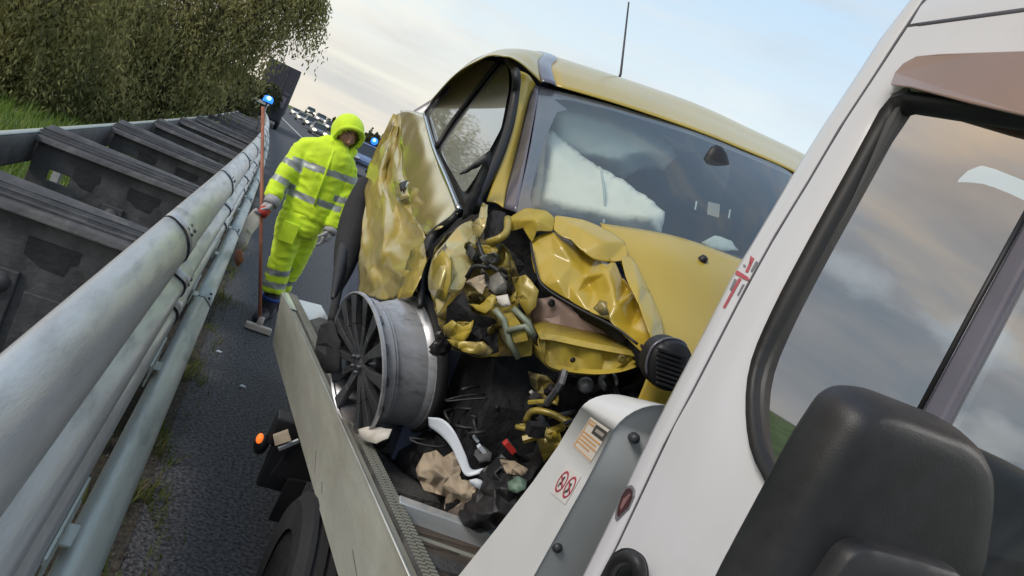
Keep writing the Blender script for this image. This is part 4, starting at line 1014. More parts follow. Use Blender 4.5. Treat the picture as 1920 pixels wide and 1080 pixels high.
# lower pod of the mirror and its arm to the door
po = rnd_poly([(1480, 1180, 6), (1540, 1075, 20), (1578, 1022, 24), (1612, 1012, 14), (1700, 1034, 20), (1790, 1062, 12), (1800, 1090, 8), (1760, 1200, 6)], 5)
po = [(v.x, v.y) for v in smooth_loop(resample([Vector((a, b, 0)) for a, b in po], 110), 2)]
vv = []; c0 = W(1640, 1110, Y=.50); n = len(po)
for f, Y in ((.5, -.014), (.93, -.014), (.975, -.010), (1.0, 0), (1.0, .06)):
    for a, b in po: q = c0+(W(a, b, Y=.50)-c0)*f; vv.append(Vector((q.x, q.y+Y, q.z)))
obj('mirror_pod', vv, [(j*n+i, j*n+(i+1) % n, (j+1)*n+(i+1) % n, (j+1)*n+i) for j in range(4) for i in range(n)]+[tuple(range(n))[::-1]], M['mirror'], mirror)
mb = MB(); mb.tube([W(1800, 1075, Y=.57), W(1960, 1120, Y=.58)], [.028, .034], 10); mb.tube([W(1700, 1130, Y=.58), W(1960, 1200, Y=.6)], [.045, .05], 10); mb.obj('mirror_arm', M['mirror'], mirror)

# ---- flat bed
def bedz(Y): return .80-.055*(Y-1.5)
def bedx(Y): return .625-.068*(Y-1.5)                       # right hand rim
BW = 2.05
Rs = [1.2, 1.6, 2.0, 2.4, 2.8, 3.2, 3.6, 4.0, 4.4, 4.75]
mb = MB()
# outer board: follows the photographed rim; thickness inward
topn, topf = W(765, 1082, Z=bedz(1.5)), W(530, 548, Y=4.45)
topn = topf+(topn-topf)*1.12
botf, botn = W(511, 645, Y=4.40), W(635, 1082, Y=1.66)
botn = botf+(botn-botf)*1.1
ctf = W(514, 575, Y=4.5)
NB = 24
vv = []
for i in range(NB+1):
    t = i/NB; a = topf.lerp(topn, t); b = botf.lerp(botn, t)
    vv += [b, b.lerp(a, .33)+Vector((-.004, 0, 0)), b.lerp(a, .66)+Vector((-.004, 0, 0)), a+Vector((-.004, 0, -.012)), a, a+Vector((.028, 0, 0)), b+Vector((.028, 0, 0))]
n = 7
ff = [(j*n+i, j*n+(i+1) % n, (j+1)*n+(i+1) % n, (j+1)*n+i) for j in range(NB) for i in range(n)]+[tuple(range(n)), tuple(range(NB*n, NB*n+n))[::-1]]
sb_ = obj('sideboard', vv, ff, M['alu'], trk); sb_.data.set_sharp_from_angle(angle=math.radians(30))
mb = MB(); mb.tube([topf+Vector((.004, 0, .001)), topn+Vector((.004, 0, .001))], .0045, 8); mb.obj('board_lip', mat('worn lip', (.36, .37, .35), .4, .4), trk)
rs = random.Random(5); mb = MB()
for i in range(3):
    t = rs.uniform(.2, .9); a_ = topf.lerp(topn, t).lerp(botf.lerp(botn, t), rs.uniform(.3, .8))+Vector((-.0055, 0, 0)); mb.tube([a_, a_+Vector((0, -rs.uniform(.06, .2), -rs.uniform(-.01, .03)))], .0007, 4)
label(mb.obj('scratches', M['deck'], trk), kind='stuff')
mb = MB(); mb.prism([topf+Vector((-.008, -.005, -.004)), topf+Vector((.03, -.004, .006)), topf.lerp(topn, .13)+Vector((.03, 0, .007)), topf.lerp(topn, .13)+Vector((-.006, 0, .007))], (0, 0, .004)); mb.obj('lip_plate', M['alu_b'], trk, smooth=False)
# toothed anti-slip rim just inside the board
mb = MB(); a, b = topf+Vector((.058, 0, -.002)), topn+Vector((.058, 0, -.002)); mb.bar(a, b, .052, .02); mb.obj('rim_rail', M['deck'], trk, smooth=False)
mb = MB(); k = 190
for i in range(k):
    c = a.lerp(b, (i+.5)/k)+Vector((0, 0, .013))
    for dx in (-.012, .012): mb.box(c+Vector((dx, 0 if dx > 0 else .007, -.0015)), (.021, .009, .004))
mb.obj('rim_teeth', M['alu'], trk, smooth=False)['kind'] = 'stuff'
# deck floor sections
def deck(Y, x): return Vector((bedx(Y)+x, Y, bedz(Y)-.045))
for i, (y0, y1) in enumerate(((1.25, 2.02), (2.12, 3.3), (3.3, 4.55))):
    for x0, x1 in ((.10, .62), (.62, 1.42), (1.42, 2.02)):
        mb = MB(); mb.prism([deck(y0, x0), deck(y0, x1-.006), deck(y1-.006, x1-.006), deck(y1-.006, x0)], (0, 0, -.03)); mb.obj('deck_plate', M['deck'] if i else M['wood'], trk, smooth=False)
for i in range(11):
    mb = MB(); mb.bar(deck(1.30+i*.062, .11)+Vector((0, 0, .004)), deck(1.30+i*.062, .95)+Vector((0, 0, .004)), .05, .022); mb.obj('deck_plank', M['wood'], trk, smooth=False, bevel=.003)
ca, cb = W(742, 950, Z=bedz(2.05)+.0), W(925, 1015, Z=bedz(2.05)+.0); d = (cb-ca)
mb = MB(); mb.bar(ca, ca+d*3.2, .045, .055); mb.obj('cross_bar', M['alu_b'], trk, smooth=False, bevel=.004)
mb = MB(); mb.bar(ca+Vector((.0, -.10, -.03)), ca+d*3.2+Vector((0, -.10, -.03)), .02, .03); mb.obj('cross_slat', M['alu'], trk, smooth=False); mb = MB(); mb.bar(ca+Vector((0, -.24, -.03)), ca+d*3.2+Vector((0, -.24, -.03)), .018, .03); mb.obj('cross_slat', M['alu'], trk, smooth=False)
mb = MB(); mb.bar(W(765, 1040, Z=bedz(1.8)-.02), W(880, 1082, Z=bedz(1.8)-.02), .06, .02); mb.obj('cross_plate', M['deck'], trk, smooth=False)
# slide frame under the deck
for x in (.55, 1.5):
    mb = MB(); mb.bar((bedx(1.3)+x, 1.1, .62), (bedx(4.4)+x, 4.4, .50), .10, .16); mb.obj('chassis_rail', M['black'], trk, smooth=False)
mb = MB(); mb.bar((bedx(1.3)+BW, 1.3, bedz(1.3)-.06), (bedx(4.4)+BW, 4.4, bedz(4.4)-.06), .03, .18); mb.obj('sideboard', M['alu'], trk, smooth=False)
# tail ramp plate
tp = [W(538, 556, Y=4.52), W(602, 572, Y=4.85), W(640, 640, Y=4.3), W(592, 640, Y=4.0)]
mb = MB(); mb.prism([tp[0], tp[1], tp[1].lerp(tp[2], 1)+Vector((0, 0, 0)), tp[3]], (0, 0, -.02)); mb.obj('tail_plate', M['alu_b'], trk, smooth=False)
# rear wheels, mudguard, marker lamp
wc = W(560, 1010, Y=2.0); wheel('rear_wheel', (wc.x+.10, 2.08, .315), .315, .2); wheel('rear_wheel', (wc.x+1.75, 2.08, .315), .315, .2)
mb = MB()
mg_ = [(math.cos(q)*.42, math.sin(q)*.42) for q in [PI*.02+PI*.96*i/14 for i in range(15)]]
mb.box((wc.x+.20, 2.08, .62), (.16, .9, .05)); mb.obj('mudguard', M['black'], trk, smooth=False, bevel=.01)
lp = W(512, 812, Y=2.95)
mb = MB(); mb.box(lp+Vector((.06, .02, .02)), (.14, .10, .12)); mb.box(lp+Vector((.08, 0, -.12)), (.13, .06, .20)); mb.obj('lamp_bracket', M['black'], trk, smooth=False, bevel=.008)
mb = MB(); mb.ball(W(487, 822, Y=2.92), (.014, .02, .021), 12, 8); mb.obj('marker_lamp', M['amber'], trk)
mb = MB(); mb.ball(W(490, 832, Y=2.95), (.030, .04, .045), 12, 8); mb.obj('lamp_housing', M['black'], trk)
mb = MB(); mb.prism([W(512, 818, Y=2.86), W(540, 808, Y=2.86), W(546, 826, Y=2.84), W(516, 836, Y=2.84)], (0, .02, 0)); mb.obj('lamp_plate', M['beige'], trk, smooth=False)
mb = MB(); mb.bar(W(522, 842, Y=2.84), W(560, 826, Y=2.86), .012, .014); mb.obj('lamp_strap', M['alu_b'], trk, smooth=False)
mb = MB(); mb.prism([W(506, 895, Y=2.86), W(545, 838, Y=2.86), W(580, 850, Y=2.86), W(590, 905, Y=2.86)], (0, .03, 0)); mb.prism([W(503, 975, Y=2.8), W(540, 900, Y=2.8), W(575, 905, Y=2.8), W(540, 985, Y=2.8)], (0, .02, 0)); mb.obj('mud_flap', M['black'], trk, smooth=False)
# white control cabinet on the front corner of the bed
A = lambda px, py, Y: W(px, py, Y=Y)
x0 = .715
def cab_pt(px, py, x=x0): return W(px, py, X=x)
fr_e = [cab_pt(1150, 806), cab_pt(1098, 905), cab_pt(1045, 1000), cab_pt(998, 1085), cab_pt(960, 1150)]        # front lower edge line of the side face
re_e = [cab_pt(1088, 766), cab_pt(1045, 838), cab_pt(1000, 902), cab_pt(930, 992), cab_pt(858, 1082)]            # rear edge
re_e += [re_e[-1]+(re_e[-1]-re_e[-2])*.8]; fr_e = fr_e[:5]; fr_e += [fr_e[-1]+(fr_e[-1]-fr_e[-2])*.3]
R_ = .085
tf = fr_e[0]; tr = re_e[0]
arc = [PI-PI/2*i/8 for i in range(9)]
vv = []
fronts = [Vector((tf.x+R_+R_*math.cos(a), tf.y-.004*i, tf.z+R_*math.sin(a))) for i, a in enumerate(arc)][::-1]+fr_e
rears = [Vector((tr.x+R_+R_*math.cos(a), tr.y-.004*i, tr.z+(R_*.75)*math.sin(a))) for i, a in enumerate(arc)][::-1]+re_e
fronts = [fronts[0]+Vector((.30, 0, -.005))]+fronts; rears = [rears[0]+Vector((.30, 0, -.02))]+rears
n = len(fronts); mid = [f.lerp(r, .5) for f, r in zip(fronts, rears)]
vv = fronts+mid+rears
cabn = obj('control_cabinet', vv, [(j*n+i, j*n+i+1, (j+1)*n+i+1, (j+1)*n+i) for j in range(2) for i in range(n-1)], M['cabinet'], trk)
fpn = [f+Vector((0, .002, 0)) for f in fronts]+[f+Vector((.36 if i > 9 else 0, .002, 0)) for i, f in enumerate(fronts)]
M['cabgrey'] = mat('grey cabinet front', (.36, .385, .40), .5, 0, var=.05, coat=.2, dirt=(.28, .30, .31), dscale=6, dlo=.6, dhi=.75)
pl = [f+Vector((0, .003, 0)) for f in fronts[1:]]; pr_ = [Vector((fronts[0].x+.02, p.y, p.z)) for p in pl]; n = len(pl)
obj('cabinet_front', pl+pr_, [(i, i+1, n+i+1, n+i) for i in range(n-1)], M['cabgrey'], cabn)
for px, py in ((1190, 822), (1045, 1027)):
    c = W(px, py, Y=(fr_e[0].y if py < 900 else fr_e[3].y)-.006)
    mb = MB(); mb.lathe(c, (0, -1, 0), [(.001, .008), (.0075, .007), (.010, .002), (.010, -.01)], 12); mb.obj('cabinet_bolt', M['bolt'], cabn)
def cdec(name, polys, m, off=-.0015):
    mb = MB()
    for pl_ in polys:
        mb.prism([cab_pt(a, b, x0+off) for a, b in pl_], (-.0005, 0, 0))
    return mb.obj(name, m, cabn, smooth=False)
# warning label: cream field, dark mark, lines of print
def sub(quad, u0, u1, v0, v1):
    q = [Vector(p) for p in quad]
    f = lambda u, v: q[0].lerp(q[1], u).lerp(q[3].lerp(q[2], u), v)
    return [tuple(f(u0, v0)), tuple(f(u1, v0)), tuple(f(u1, v1)), tuple(f(u0, v1))]
lab = [(1108, 782), (1143, 806), (1107, 868), (1074, 836)]
cdec('warning_label', [lab], M['cream'], -.0012)
cdec('label_mark', [sub(lab, .38, .98, .08, .36)], M['dark_ink'], -.0022)
cdec('label_mark_light', [sub(lab, .48, .9, .17, .27)], mat('label grey', (.3, .27, .25), .6), -.0030)
cdec('label_print', [sub(lab, .06, .34, .06, .10), sub(lab, .08, .34, .14, .2), sub(lab, .05, .95, .44, .49), sub(lab, .05, .85, .55, .60), sub(lab, .05, .95, .66, .71), sub(lab, .05, .7, .77, .82), sub(lab, .02, .98, .94, .965), sub(lab, .02, .05, .05, .95)], M['orange_ink'], -.0022)
st = [(1061, 872), (1090, 893), (1060, 946), (1031, 922)]
cdec('prohibition_sticker', [st], M['sticker'], -.0012)
def ringp(quad, cu, cv, ru, rv, w, k=20):
    out = []
    for i in range(k):
        a, b = 2*PI*i/k, 2*PI*(i+1)/k
        q = [Vector(p) for p in quad]; f = lambda u, v: tuple(q[0].lerp(q[1], u).lerp(q[3].lerp(q[2], u), v))
        out.append([f(cu+ru*math.cos(a), cv+rv*math.sin(a)), f(cu+ru*math.cos(b), cv+rv*math.sin(b)), f(cu+ru*(1-w)*math.cos(b), cv+rv*(1-w)*math.sin(b)), f(cu+ru*(1-w)*math.cos(a), cv+rv*(1-w)*math.sin(a))])
    return out
M['redring'] = mat('sign red', (.42, .06, .09), .5)
def diag(quad, cu, cv, r, w=.04):
    q = [Vector(p) for p in quad]; f = lambda u, v: tuple(q[0].lerp(q[1], u).lerp(q[3].lerp(q[2], u), v))
    return [f(cu-r*.7-w, cv-r*.7), f(cu-r*.7+w, cv-r*.7), f(cu+r*.7+w, cv+r*.7), f(cu+r*.7-w, cv+r*.7)]
cdec('prohibition_ring', ringp(st, .27, .5, .21, .38, .2)+ringp(st, .75, .5, .21, .38, .2)+[diag(st, .27, .5, .25), diag(st, .75, .5, .25)], M['redring'], -.0022)
cdec('prohibition_figure', [sub(st, .23, .31, .32, .62), sub(st, .71, .79, .36, .68), sub(st, .20, .25, .55, .72), sub(st, .66, .72, .62, .74)], M['dark_ink'], -.0018)
# ribbed black buffer between cab and bed
bo = rnd_poly([(1218, 690, 22), (1232, 652, 26), (1262, 637, 20), (1296, 646, 20), (1310, 700, 10), (1265, 742, 14), (1226, 728, 18)], 6)
n = len(bo); vv = []
for f, dY in ((.9, 0), (1.0, .02), (.96, .07)):
    c0 = W(1262, 690, Y=1.55)
    for a, b in bo: q = c0+(W(a, b, Y=1.55)-c0)*f; vv.append(Vector((q.x, q.y+dY, q.z)))
buf = obj('work_lamp', vv, [(j*n+i, j*n+(i+1) % n, (j+1)*n+(i+1) % n, (j+1)*n+i) for j in range(2) for i in range(n)]+[tuple(range(n))[::-1]], M['black'], trk)
for i in range(8):
    mb = MB(); mb.bar(W(1232, 716-i*9, Y=1.545), W(1285, 716-i*9+18, Y=1.545), .010, .006); mb.obj('cooling_fin', M['mirror'], buf, smooth=False)
mb = MB(); mb.tube([v+Vector((-.003, 0, 0)) for v in vv[n:n+int(n*.55)]], .0035, 6); mb.obj('lamp_rim', M['frit'], buf)
mb = MB(); mb.tube([W(1285, 760, Y=1.6), W(1270, 720, Y=1.62)], .012, 8); mb.bar((1.25, 1.6, .8), (1.25, 1.6, 1.4), .05, .05); mb.obj('headboard_post', M['black'], trk)
# ------------------------------------------------------------------ wrecked yellow car on the bed
car = thing('crashed_car', 'crashed yellow hatchback with its front corner torn open, loaded on the flatbed', 'car', (1.45, 3.4, .70))
LWv = Vector((.986, 0, .165)).normalized()
def xs(Y, z):
    x = .66-.03*(Y-2.7)
    if z > 1.62: x += .16*(z-1.62)
    else: x -= .09*math.sin(PI*min(1, (1.62-z)/.95))
    return x
def side(px, py, off=0):
    X = .64
    for _ in range(25):
        p = W(px, py, X=max(.4, X)); X = .5*X+.5*(xs(min(5.2, max(1.8, p.y)), p.z)+off)
    p = W(px, py, X=X)
    if p.y > 5.15: p = W(px, py, Y=5.15)
    return p
def surf(name, grid, nu, nv, m, parent=car, solid=.004, nz=0, nsc=6, seed=1, ridge=0, smooth=True):
    vv, ff = patch(grid, nu, nv)
    if nz or ridge:
        out = []
        for p in vv:
            d = Vector((noise.noise(p*nsc+Vector((seed, 0, 0))), noise.noise(p*nsc+Vector((0, seed, 9)))*.6, noise.noise(p*nsc+Vector((3, 1, seed)))*.4))*nz
            if ridge: d += Vector((-1, -.3, 0))*ridge*ridged(p, nsc*.9, seed)
            out.append(p+d)
        vv = out
    return obj(name, vv, ff, m, parent, solid=solid, smooth=smooth)
def P(px, py, Y): return W(px, py, Y=Y)
# roof -------------------------------------------------------------
hdr = [P(1043, 161, 2.84), P(1162, 196, 2.80), P(1300, 243, 2.78), P(1400, 283, 2.78), P(1480, 318, 2.78)]
mid_ = [P(1030, 124, 3.05), P(1162, 163, 3.05), P(1300, 213, 3.05), P(1400, 256, 3.05), P(1492, 299, 3.05)]
crest = [P(1037, 105, 3.42), P(1162, 145, 3.42), P(1300, 193, 3.42), P(1400, 239, 3.42), P(1503, 288, 3.42)]
def ext(row): d = row[-1]-row[-2]; return row+[row[-1]+d.normalized()*.16+Vector((0, .02, -.02)), row[-1]+d.normalized()*.26+Vector((0, .05, -.10))]
hdr, mid_, crest = ext(hdr), ext(mid_), ext(crest)
rear1 = [p+Vector((.01, .75, .085)) for p in crest]; rear2 = [p+Vector((.02, 1.35, .045)) for p in crest]; rear3 = [p+Vector((.03, 1.65, -.10)) for p in crest]
surf('roof', [hdr, mid_, crest, rear1, rear2, rear3], 36, 30, M['yellow'])
# roof side rail with the joint strip
rl_f = [P(1015, 155, 2.84), P(1000, 140, 2.82), P(978, 120, 2.78), P(958, 108, 2.76), P(946, 106, 2.74)]
rl_m = [P(1010, 117, 3.04), P(992, 104, 3.0), P(965, 98, 2.95), P(940, 99, 2.90), P(924, 104, 2.88)]
rl_c = [P(1014, 99, 3.42), P(990, 95, 3.35), P(960, 93, 3.25), P(925, 97, 3.12), P(900, 112, 3.05)]
rl_r = [p+Vector((.0, .85, .06)) for p in rl_c[:2]]+[P(905, 112, 3.75), P(872, 126, 3.6), P(850, 143, 3.5)]
rl_r[0] = rl_c[0]+Vector((0, .8, .06)); rl_r[1] = rl_c[1]+Vector((-.01, .75, .03))
rl_e = [rl_c[0]+Vector((0, 1.4, -.0)), rl_c[1]+Vector((-.02, 1.3, -.05)), P(842, 170, 4.55), P(818, 178, 4.45), P(800, 198, 4.35)]
surf('roof_rail', [rl_f, rl_m, rl_c, rl_r, rl_e], 14, 26, M['yellow'])
jl = [P(1029, 159, 2.835), P(1020, 122, 3.045), P(1026, 103, 3.41), P(1026, 103, 3.41)+Vector((.0, .8, .07))]
js = [(q-LWv*.030, q-LWv*.022+Vector((0, -.006, .006)), q+LWv*.022+Vector((0, -.006, .006)), q+LWv*.030) for q in jl]
surf('roof_strip', [list(r) for r in js], 6, 16, M['frit'])
# aerial
ab = P(1163, 146, 3.9); at_ = P(1179, 4, 3.98)
mb = MB(); mb.tube([ab+Vector((0, 0, -.05)), ab.lerp(at_, .06), at_], [.012, .007, .0045], 8); mb.obj('aerial', M['bolt'], car)
# windscreen ---------------------------------------------------------
BLc = P(968, 398, 2.30)
wtop = [P(1012, 163, 2.85), P(1150, 197, 2.81), P(1300, 244, 2.785), P(1400, 284, 2.785), P(1480, 319, 2.785)]; wtop = wtop+[wtop[-1]+(wtop[-1]-wtop[-2]).normalized()*.22+Vector((0, .05, -.03))]
wbot = [BLc, P(1060, 412, 2.20), P(1150, 430, 2.14), P(1240, 443, 2.10), P(1392, 490, 2.10)]; wbot = wbot+[wbot[-1]+Vector((.62, .18, .06))]
def lerp_row(a, b, t, bow=0): return [p.lerp(q, t)+Vector((0, -bow, bow*.5)) for p, q in zip(a, b)]
surf('windscreen', [wtop, lerp_row(wtop, wbot, .35, .02), lerp_row(wtop, wbot, .7, .02), wbot], 24, 16, M['glass_ws'], solid=0)
# frit border following the windscreen edge, just behind the glass
def lrp(u, v):     # u along 0..1, v down 0..1
    k = 5; uu = u*k; i = min(int(uu), k-1); t = uu-i
    a = wtop[i].lerp(wtop[i+1], t); b = wbot[i].lerp(wbot[i+1], t); bow = .02*math.sin(PI*v)
    return a.lerp(b, v)+Vector((0, -bow+.006, bow*.5-.003))
mbx = MB(); outer, inner = [], []
for i in range(41):
    u = i/40; outer.append((u, -.02)); 
def fr_strip(name, pts_o, pts_i, m=M['frit']):
    vv = [lrp(*q) for q in pts_o]+[lrp(*q) for q in pts_i]; n = len(pts_o)
    return obj(name, vv, [(i, i+1, n+i+1, n+i) for i in range(n-1)], m, car)
fr_strip('frit_band', [(i/40, -.015) for i in range(41)], [(i/40, .05+.10*max(0, 1-i/4)**2) for i in range(41)])
LE = [(0, .0), (0, .1), (0, .3), (0, .5), (0, .7), (0, .9), (0, 1)]; LI = [(.085, .15), (.058, .2), (.048, .34), (.04, .5), (.036, .7), (.040, .88), (.07, .98)]
fr_strip('frit_band', LE, LI)
fr_strip('frit_band', [(i/40, 1.03) for i in range(41)], [(i/40, .965-.05*max(0, 1-i/3)**2) for i in range(41)], M['black'])
# A pillar -------------------------------------------------------------
pa = [(973, 132, 2.78), (972, 165, 2.78), (962, 225, 2.70), (942, 290, 2.58), (922, 350, 2.46), (912, 378, 2.40)]
pb = [(988, 140, 2.80), (984, 172, 2.80), (972, 230, 2.72), (955, 290, 2.60), (937, 345, 2.48), (928, 380, 2.40)]
pc_ = [(1004, 158, 2.84), (992, 185, 2.82), (979, 240, 2.73), (964, 300, 2.60), (950, 352, 2.46), (944, 390, 2.36)]
surf('front_pillar', [[P(*a), P(*b)+Vector((0, -.012, 0)), P(*c)] for a, b, c in zip(pa, pb, pc_)], 8, 30, M['yellow'])
surf('frit_edge', [[P(*c)+Vector((.0, .004, 0)), (P(*c)+Vector((0, .004, 0))).lerp(wtop[0].lerp(BLc, i/5), .5), wtop[0].lerp(BLc, i/5)] for i, c in enumerate(pc_)], 4, 20, M['frit'], solid=.002)
# side windows -----------------------------------------------------------
def sloop(pts, off=0, n=60, it=1):
    ps = [Vector((a, b, 0)) for a, b in pts]; q = smooth_loop(resample(ps, n), it)
    return [side(v.x, v.y, off) for v in q]
def sfill(name, pts, m, off=0, n=60, it=1, th=0):
    v = sloop(pts, off, n, it); return obj(name, v, [tuple(range(n))], m, car, smooth=False, solid=th)
wout = [(797, 213), (815, 188), (850, 148), (890, 116), (925, 104), (950, 108), (966, 122), (973, 150), (968, 205), (950, 265), (930, 318), (905, 360), (872, 398), (862, 393), (838, 335), (814, 278)]
sfill('window_surround', wout, M['black'], .02, 90)
sfill('rear_side_glass', [(803, 212), (826, 175), (873, 124), (903, 113), (933, 114), (905, 150), (847, 226), (817, 271)], M['glass_side'], .004, 60, 1)
sfill('front_side_glass', [(940, 119), (953, 123), (955, 163), (940, 240), (917, 283), (893, 330), (870, 364), (823, 281), (880, 198), (915, 150)], M['glass_side'], .004, 70, 1)
mb = MB(); mb.tube(spline([side(937, 113, -.006), side(900, 160, -.004), side(850, 226, -.004), side(818, 277, -.006)], 14), .012, 8); mb.obj('window_divider', M['black'], car)
mb = MB(); mb.tube(spline([side(796, 214, -.012), side(814, 278, -.014), side(838, 336, -.014), side(861, 393, -.012)], 20), .011, 8); mb.obj('waist_trim', M['chrome'], car)
mb = MB(); mb.tube(spline([side(797, 211, -.01), side(820, 180, -.01), side(852, 144, -.01), side(890, 114, -.01), side(925, 102, -.01), side(948, 106, -.01)], 24), .008, 8); mb.obj('window_trim', M['frit'], car)
# door seal down the pillar and the broken mirror stub
mb = MB(); mb.tube(spline([side(950, 108, .0), P(967, 135, 2.77), P(966, 175, 2.77), P(955, 235, 2.68), P(935, 295, 2.56), P(910, 345, 2.46), P(885, 390, 2.38)], 30), [.010]+[.017]*28+[.03, .03], 8); mb.obj('door_seal', M['black'], car)
stub = [(862, 327), (880, 312), (905, 292), (919, 281), (922, 300), (912, 330), (896, 372), (885, 400), (866, 412), (872, 385), (886, 352), (903, 318), (905, 306), (885, 318)]
crumple('mirror_stub', [(a, b, 2.36) for a, b in stub], M['black'], car, .01, 9, 3, 8, thick=.012)
# flank: smooth shoulder of the door
A_ = [[(752, 207), (772, 208), (797, 214)], [(752, 250), (785, 262), (813, 281)], [(754, 305), (795, 322), (836, 340)], [(762, 360), (805, 375), (858, 393)], [(772, 402), (812, 412), (852, 405)], [(800, 440), (822, 432), (838, 422)]]
surf('door', [[side(*q, off=-.012*(i == 1)) for i, q in enumerate(r)] for r in A_], 14, 36, M['gold'], nz=.008, nsc=5, seed=3)
# crushed lower flank and rear quarter
B_ = [[(744, 215), (747, 212), (751, 209), (757, 208)], [(732, 250), (738, 251), (746, 252), (758, 254)], [(711, 284), (722, 296), (738, 306), (759, 312)], [(689, 316), (711, 340), (738, 358), (769, 368)],
      [(683, 385), (700, 395), (722, 405), (752, 412), (780, 415)], [(678, 450), (697, 458), (718, 463), (752, 462), (804, 446)], [(674, 505), (696, 512), (720, 515), (757, 510), (800, 492)], [(672, 550), (692, 558), (714, 562), (748, 560), (792, 560)]]
B_ = [r if len(r) == 5 else r[:2]+[((r[1][0]+r[2][0])/2, (r[1][1]+r[2][1])/2)]+r[2:] for r in B_]
FO = [[0, 0, .01, -.01, .012], [0, .02, -.01, .02, .012], [-.01, -.03, .02, .0, .012], [.0, -.02, .03, -.02, .01], [0, .02, -.025, .02, .0], [0, .02, -.03, .03, .0], [.01, -.01, .02, -.03, .0], [.01, .02, .0, .02, .02]]
vv, ff = patch([[side(*q, off=FO[j][i]) for i, q in enumerate(r)] for j, r in enumerate(B_)], 8, 16)
rq = random.Random(31); vv = [p+Vector((rq.uniform(-1, 1)*.010, rq.uniform(-1, 1)*.02, rq.uniform(-1, 1)*.008)) for p in vv]
ff = [t for f in ff for t in (((f[0], f[1], f[2]), (f[0], f[2], f[3])) if rq.random() < .5 else ((f[0], f[1], f[3]), (f[1], f[2], f[3])))]
M['flank'] = mat('creased flank paint', (.42, .33, .08), .34, .08, var=.12, vscale=4, coat=.55, dirt=(.22, .175, .06), dscale=3, dlo=.5, dhi=.7)
fl = obj('crushed_flank', vv, ff, M['flank'], car)
md = fl.modifiers.new('sub', 'SUBSURF'); md.subdivision_type = 'SIMPLE'; md.levels = md.render_levels = 2
md = fl.modifiers.new('smooth', 'SMOOTH'); md.iterations = 4; md.factor = .5
md = fl.modifiers.new('solid', 'SOLIDIFY'); md.thickness = .004
# folds, tears and loose pieces on the flank
sd_ = lambda lst, o=-.03: [(a, b, side(a, b, o).y) for a, b in lst]
crumple('torn_handle_panel', sd_([(735, 345), (750, 336), (768, 342), (762, 352), (768, 368), (750, 375), (738, 362)], -.04), M['gold'], car, .02, 20, 4, 6)
crumple('torn_hole', sd_([(748, 345), (764, 338), (758, 352), (752, 360)], -.055), M['black'], car, .004, 20, 4, 6)
crumple('flank_flap', sd_([(770, 470), (795, 455), (800, 490), (790, 520), (772, 556), (745, 560), (752, 530)], -.03), M['olive'], car, .02, 14, 12, 7)
# dark door gap and wheel arch lining
gp = [(858, 396), (845, 415), (815, 440), (800, 470), (792, 510), (788, 575)]
mb = MB(); mb.tube(spline([side(a, b, -.0) for a, b in gp], 24), [.010+.012*math.sin(PI*i/24) for i in range(25)], 8); mb.obj('door_gap', M['black'], car)
# black sill / rear wheel seen edge-on along the flank
rwc = P(650, 470, 4.35)
mb = MB(); mb.tube(spline([P(683, 338, 4.6), P(668, 400, 4.4), P(652, 470, 4.1), P(636, 540, 3.75), P(622, 600, 3.4)], 20), [.02+.065*math.sin(PI*min(1, (i+1)/16)) for i in range(21)], 12); mb.obj('rear_tyre', M['tyre'], car)
mb = MB(); mb.tube(spline([P(674, 352, 4.55), P(657, 420, 4.3), P(641, 490, 3.95), P(625, 560, 3.6)], 20), [.012+.03*math.sin(PI*i/20) for i in range(21)], 10); mb.obj('sill_moulding', M['mirror'], car)
# body core: keeps the wreck opaque from other sides (dark underbody and inside panels)
def prismX(name, pts, m, w0, w1):
    vv = [p+LWv*w0 for p in pts]+[p+LWv*w1 for p in pts]; n = len(pts)
    return obj(name, vv, [tuple(range(n))[::-1], tuple(range(n, 2*n))]+[(i, (i+1) % n, n+(i+1) % n, n+i) for i in range(n)], m, car, smooth=False)
core = [Vector((.70, y, z)) for y, z in ((2.35, .72), (5.0, .62), (5.05, 1.35), (4.6, 1.50), (2.5, 1.42))]
prismX('cabin_floor', core, M['inside'], 0.02, 1.60)
# far flank and rear so that the body closes
far = [[p+LWv*1.66 for p in [Vector((.70, y, z)) for y in (2.3, 3.2, 4.2, 5.05)]] for z in (1.60, 1.2, .75)]
surf('far_flank', far, 12, 8, M['yellow'])
tail = [[Vector((.60+.16*(z < 1.4), 5.15, z))+LWv*t for t in (0, .4, .85, 1.3, 1.72)] for z in (1.92, 1.5, 1.1, .75)]
surf('tailgate', tail, 12, 10, M['olive'])
fw_ = [[rear3[0]+LWv*t+Vector((0, .05, 0)) for t in (-.1, .5, 1.0)], [Vector((.62, 5.1, 1.86))+LWv*t for t in (0, .85, 1.7)]]
surf('rear_window', fw_, 8, 6, M['frit'])
fs = [[hdr[-1], crest[-1], rear2[-1]], [Vector((.68, 2.25, 1.6))+LWv*1.66, Vector((.68, 3.4, 1.6))+LWv*1.66, Vector((.68, 4.9, 1.65))+LWv*1.66]]
surf('far_windows', fs, 10, 6, M['frit'])
